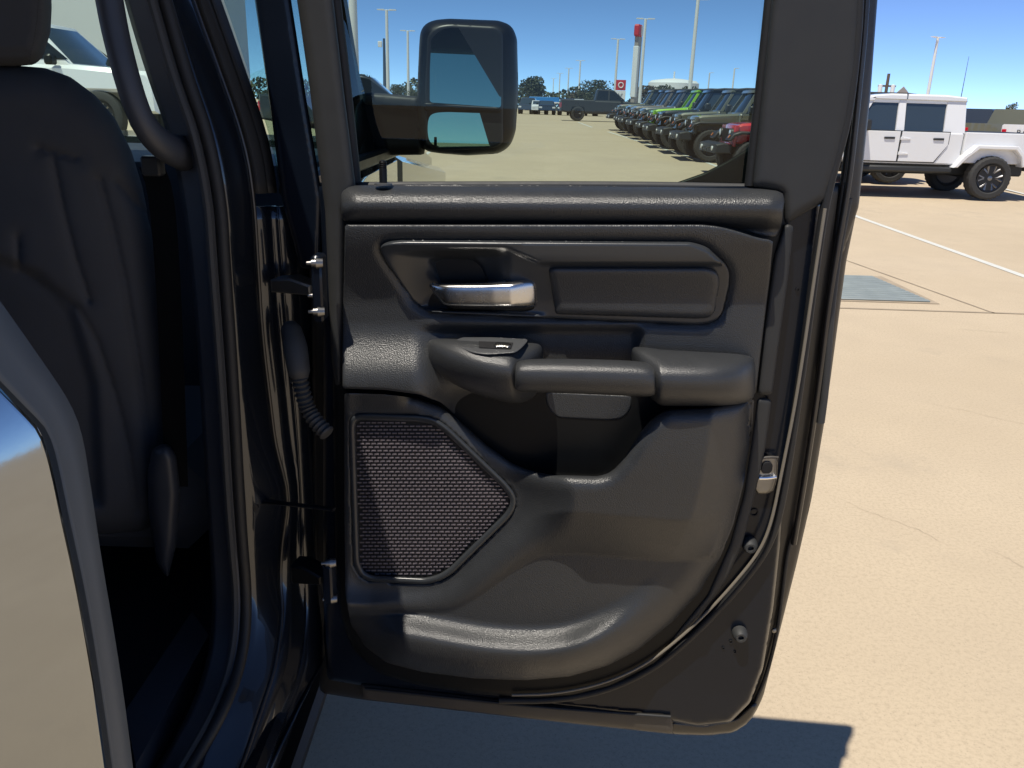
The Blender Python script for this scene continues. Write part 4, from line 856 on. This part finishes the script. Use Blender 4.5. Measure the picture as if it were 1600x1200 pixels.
# ------------------------------------------------------------------ light poles, signs, tower, buildings
def lamp_pole(px, py, ztop, lab, heads=2, rot=0.0, h=None):
    d = rays(np.array(float(px)), np.array(float(py))); t = (ztop-CAMH)/d[2]; P = Cv+d*t
    return pole_at(P[0], P[1], ztop, lab, heads, rot)
def pole_at(x, y, ztop, lab, heads=2, rot=0.0):
    g = gz(y, x); H = ztop-g; r = empty('light_pole', (x, y, g), rot)
    MB().tube([(0, 0, 0), (0, 0, H*.5), (0, 0, H-.1)], [.19, .165, .14], 10).build('shaft', 'pole_white', r)
    MB().lathe([(0, .26), (.5, .26), (.55, .2), (.55, 0)], 'z', (0, 0, 0), 14).build('footing', 'wall_grey', r)
    MB().lathe([(H-.45, .13), (H-.1, .14), (H-.05, .05), (H-.05, 0)], 'z', (0, 0, 0), 10).build('collar', 'pole_white', r)
    for s in ((-1, 1) if heads == 2 else (1,)):
        MB().tube([(0, 0, H-.12), (s*.35, 0, H-.08)], .035, 6).build('arm', 'pole_white', r)
        MB().prism([(s*.25, H-.13), (s*.95, H-.10), (s*.95, H-.04), (s*.25, H-.02)], -.2, .2, .015).build('lamp_head', 'pole_white', r)
    tag(r, lab, 'light pole', 'light poles of the lot'); return r
pole_at(-6.85, 36.0, 10.5, 'white light pole nearest the dark pickup beyond the mirror arm')
lamp_pole(604, 14, 10.2, 'tall white twin-head light pole left of the tow mirror'); lamp_pole(637, 47, 10.2, 'white light pole standing just beside the tow mirror housing')
for px, py, lab in ((865, 122, 'most distant white light pole over the blue canopy'), (875, 114, 'white light pole rising beside the blue canopy'), (889, 106, 'white light pole above the tail of the black pickup'), (907, 94, 'white light pole in front of the broad oak'), (966, 60, 'white light pole beside the red square sign'), (1009, 28, 'tall white light pole next to the red-topped pylon')):
    lamp_pole(px, py, 10.4, lab)
lamp_pole(1091, -3, 10.4, 'tall white light pole behind the lime green car')
lamp_pole(1109, 113, 10.0, 'white single-head light pole behind the second olive car', 1); lamp_pole(1148, 106, 10.0, 'white single-head light pole behind the olive car', 1)
lamp_pole(1466, 57, 9.6, 'white twin-head light pole behind the white crew cab pickup', rot=.5)
def pxat(px, py, Y): return atY(np.array(float(px)), np.array(float(py)), Y)
# pylon with a red top panel
p0 = pxat(997, 60, 120.); py_ = empty('pylon_sign', (p0[0], 120, gz(120, p0[0])), math.radians(66)); tag(py_, 'tall pylon sign on white legs with a red panel on top', 'sign')
zt = p0[2]-gz(120, p0[0]); py_.scale = (.55, .55, 1)
for s in (-1, 1): MB().tube([(s*.75, 0, 0), (s*.75, 0, zt-3)], .38, 10).build('leg', 'pole_white', py_)
MB().box(-1.15, 1.75, -.5, .5, zt-10, zt+.2, .06).build('cabinet', 'sign_back', py_); MB().box(-1.35, .1, -.62, .62, zt-7.5, zt-1, .05).build('side_panel', 'tank_white', py_)
MB().box(-1.8, 1.7, -.66, .66, zt+.2, zt+1.7, .2).build('top_panel', 'sign_red', py_); MB().lathe([(-.70, .75), (-.67, .75)], 'y', (.75, 0, zt+.95), 18).build('emblem', 'sign_white', py_)
p0 = pxat(970, 133, 110.); q = empty('dealer_sign', (p0[0], 110, gz(110, p0[0]))); tag(q, 'red square sign with a white ring above a white panel', 'sign'); z = p0[2]-gz(110, p0[0])
MB().tube([(0, 0, 0), (0, 0, z-1)], .16, 8).build('post', 'pole_white', q); MB().box(-.62, .62, -.12, .12, z-.62, z+.62, .03).build('red_panel', 'sign_red', q)
MB().tube([(math.cos(a)*.3, -.14, z+math.sin(a)*.3) for a in np.linspace(0, 2*math.pi, 24)], .07, 6).build('ring', 'sign_white', q)
MB().box(-.66, .66, -.12, .12, z-1.75, z-.66, .03).build('white_panel', 'sign_white', q); MB().tube([(-.25, -.13, z-1.0), (0, -.13, z-1.4), (.25, -.13, z-1.0)], .05, 5).build('mark', 'grey_paint', q)
# water tower
p0 = pxat(1052, 136, 300.); q = empty('water_tower', (p0[0], 300, gz(300, p0[0]))); tag(q, 'white water tower tank beyond the trees', 'water tower'); z = p0[2]-gz(300, p0[0])
MB().lathe([(z-4.0, 2.5), (z-3, 7.5), (z-2, 8.6), (z+1.2, 8.6), (z+2.0, 7.6), (z+2.6, 3), (z+2.8, 0)], 'z', (0, 0, 0), 32).build('tank', 'tank_white', q); MB().tube([(0, 0, 0), (0, 0, z-3.5)], 2.2, 16).build('stem', 'tank_white', q); MB().tube([(0, 0, z+2.7), (0, 0, z+5)], .3, 6).build('vent', 'tank_white', q)
# blue canopy across the lot
p0 = pxat(850, 156, 118.); q = empty('canopy_roof', (p0[0], 118, gz(118, p0[0]))); tag(q, 'bright blue flat canopy on posts across the lot', 'canopy'); z = p0[2]-gz(118, p0[0])
MB().box(-2.0, 2.0, -1.5, 3, z-.25, z+.35, .04).build('fascia', 'sign_blue', q); MB().box(-2.15, 2.15, -1.6, 3.1, z-.45, z-.26, .02).build('soffit', 'sign_white', q)
for x in (-1.6, 1.6): MB().tube([(x, 0, 0), (x, 0, z-.4)], .1, 8).build('post', 'pole_white', q)
# utility pole, road sign back and mast behind the white pickup
p0 = pxat(1389, 115, 70.); q = empty('utility_pole', (p0[0], 70, gz(70, p0[0]))); tag(q, 'brown wooden utility pole with a transformer', 'utility pole'); z = p0[2]-gz(70, p0[0])
MB().tube([(0, 0, 0), (0, 0, z)], [.17, .12], 8).build('shaft', 'wood_pole', q); MB().box(-.7, .7, -.06, .06, z-1.0, z-.86).build('crossarm', 'wood_pole', q, False)
for x in (-.55, .45): MB().lathe([(z-1.5, .17), (z-.85, .17), (z-.8, 0)], 'z', (x, -.1, 0), 10).build('transformer', 'tank_white', q)
p0 = pxat(1410, 147, 40.); q = empty('road_sign', (p0[0], 40, gz(40, p0[0]))); tag(q, 'grey back of a diamond road sign above the white pickup roof', 'sign'); z = p0[2]-gz(40, p0[0])
MB().tube([(0, .03, 0), (0, .03, z+.3)], .035, 8).build('post', 'steel', q); mb = MB().box(-.24, .24, -.012, .012, -.24, .24, .01); o = mb.build('panel', 'sign_back', q); o.rotation_euler.y = math.pi/4; o.location = (0, 0, z)
p0 = pxat(1514, 88, 90.); q = empty('radio_mast', (p0[0], 90, gz(90, p0[0]))); tag(q, 'thin grey whip mast beyond the white pickup bed', 'mast'); z = p0[2]-gz(90, p0[0]); MB().tube([(0, 0, 0), (0, 0, z)], [.07, .02], 6).build('shaft', 'grey_paint', q); MB().lathe([(0, .2), (.4, .18), (.4, 0)], 'z', (0, 0, 0), 10).build('base', 'wall_grey', q)
p0 = pxat(600, 60, 130.); q = empty('radio_mast', (p0[0], 130, gz(130, p0[0]))); tag(q, 'slender dark mast behind the tall twin-head pole', 'mast'); z = p0[2]-gz(130, p0[0]); MB().tube([(0, 0, 0), (0, 0, z)], [.35, .18], 6).build('shaft', 'slate_paint', q); MB().box(-.9, -.3, -.2, .2, z-1.2, z-.4, .05).build('antenna', 'tank_white', q)
# showroom building ahead of the truck
bd = empty('showroom_building', (-30, 44, gz(44, -30))); tag(bd, 'pale grey flat-roofed building beyond the white pickup', 'building')
MB().box(-18, 12, 0, 14, 0, 8.2, .05).build('wall', 'wall_grey', bd); MB().box(-18.3, 12.3, -.3, 14.3, 8.15, 8.7, .05).build('parapet', 'wall_panel', bd)
for k in range(6): w_ = MB().box(-17+k*3.2, -14.6+k*3.2, -.06, .1, .3, 2.2, .02).build('window', 'tint_glass', bd); MB().box(-17.1+k*3.2, -14.5+k*3.2, -.10, -.01, 2.2, 2.32).build('frame', 'wall_panel', w_)
# ------------------------------------------------------------------ trees beyond the lot
def tree(px, Y, wpx, ytop, leaf, lab, n=2600):
    p = pxat(px, ytop, Y); x = p[0]; H = p[2]-gz(Y, x); Wd = wpx/FOC*Y*1.06/2; r = empty('tree', (x, Y, gz(Y, x))); trunk = MB()
    trunk.tube([(0, 0, 0), (.1, 0, H*.25), (0, .1, H*.5)], [.05*H, .035*H, .02*H], 8); trunk.build('trunk', 'bark', r)
    blobs = []
    for k in range(26):
        a = rng.uniform(0, 2*math.pi); e = rng.uniform(-.6, 1); rad = rng.uniform(.25, .8)
        blobs.append((math.cos(a)*Wd*rad*math.sqrt(max(0, 1-e*e*.8)), math.sin(a)*Wd*rad, H*.60+e*H*.30, rng.uniform(.16, .34)*Wd+.08*H))
    V = []; Fc = []
    for k in range(n):
        b = blobs[rng.integers(len(blobs))]; d = rng.normal(size=3); d /= np.linalg.norm(d); c = np.array(b[:3])+d*b[3]*rng.uniform(.55, 1.05)*np.array([1, 1, .8])
        if c[2] > H: c[2] = H-rng.uniform(0, .05*H)
        if c[2] < H*.16: continue
        s = rng.uniform(.018, .04)*H; u = rng.normal(size=3); u /= np.linalg.norm(u); v_ = np.cross(u, rng.normal(size=3)); v_ /= np.linalg.norm(v_); i = len(V)
        V += [c+u*s, c+v_*s*.7, c-u*s, c-v_*s*.7]; Fc.append((i, i+1, i+2, i+3))
    mesh_obj('crown', V, Fc, leaf, r, False); tag(r, lab, 'tree'); return r
tree(834, 125, 42, 119, 'leaf_oak', 'round dark oak tree right of the tow mirror')
tree(932, 120, 58, 125, 'leaf_oak', 'broad oak tree behind the black pickup')
tree(905, 122, 26, 138, 'leaf_brown', 'small brownish tree at the left flank of the broad oak')
tree(1008, 130, 44, 134, 'leaf_brown', 'brown leafed tree behind the grey car')
tree(1040, 128, 34, 132, 'leaf_oak', 'dark green tree in front of the water tower')
tree(560, 70, 46, 116, 'leaf_oak', 'dark tree behind the dark pickup at the mirror arm')
tree(622, 110, 30, 132, 'leaf_pale', 'pale low tree left of the mirror housing')
tree(646, 116, 26, 137, 'leaf_pale', 'low shrubby tree against the tow mirror edge')
tree(1583, 110, 16, 160, 'leaf_pale', 'small hazy tree above the pickups at the lot edge', 900)
V = []; Fc = []
for k in range(9000):                                           # far hazy tree line
    x = rng.uniform(-60, 60); hh = 3.2+1.6*math.sin(x*.21)+1.1*math.sin(x*.53+1); c = np.array([x, 190+rng.uniform(-3, 3), gz(190)+rng.uniform(0, max(1.2, hh))])
    s = rng.uniform(.2, .5); u = rng.normal(size=3); u /= np.linalg.norm(u); v_ = np.cross(u, rng.normal(size=3)); v_ /= np.linalg.norm(v_); i = len(V); V += [c+u*s, c+v_*s, c-u*s, c-v_*s]; Fc.append((i, i+1, i+2, i+3))
tag(mesh_obj('far_woodland', V, Fc, 'leaf_pale', None, False), 'low hazy line of trees at the far edge of the lot', 'woodland', kind='stuff')
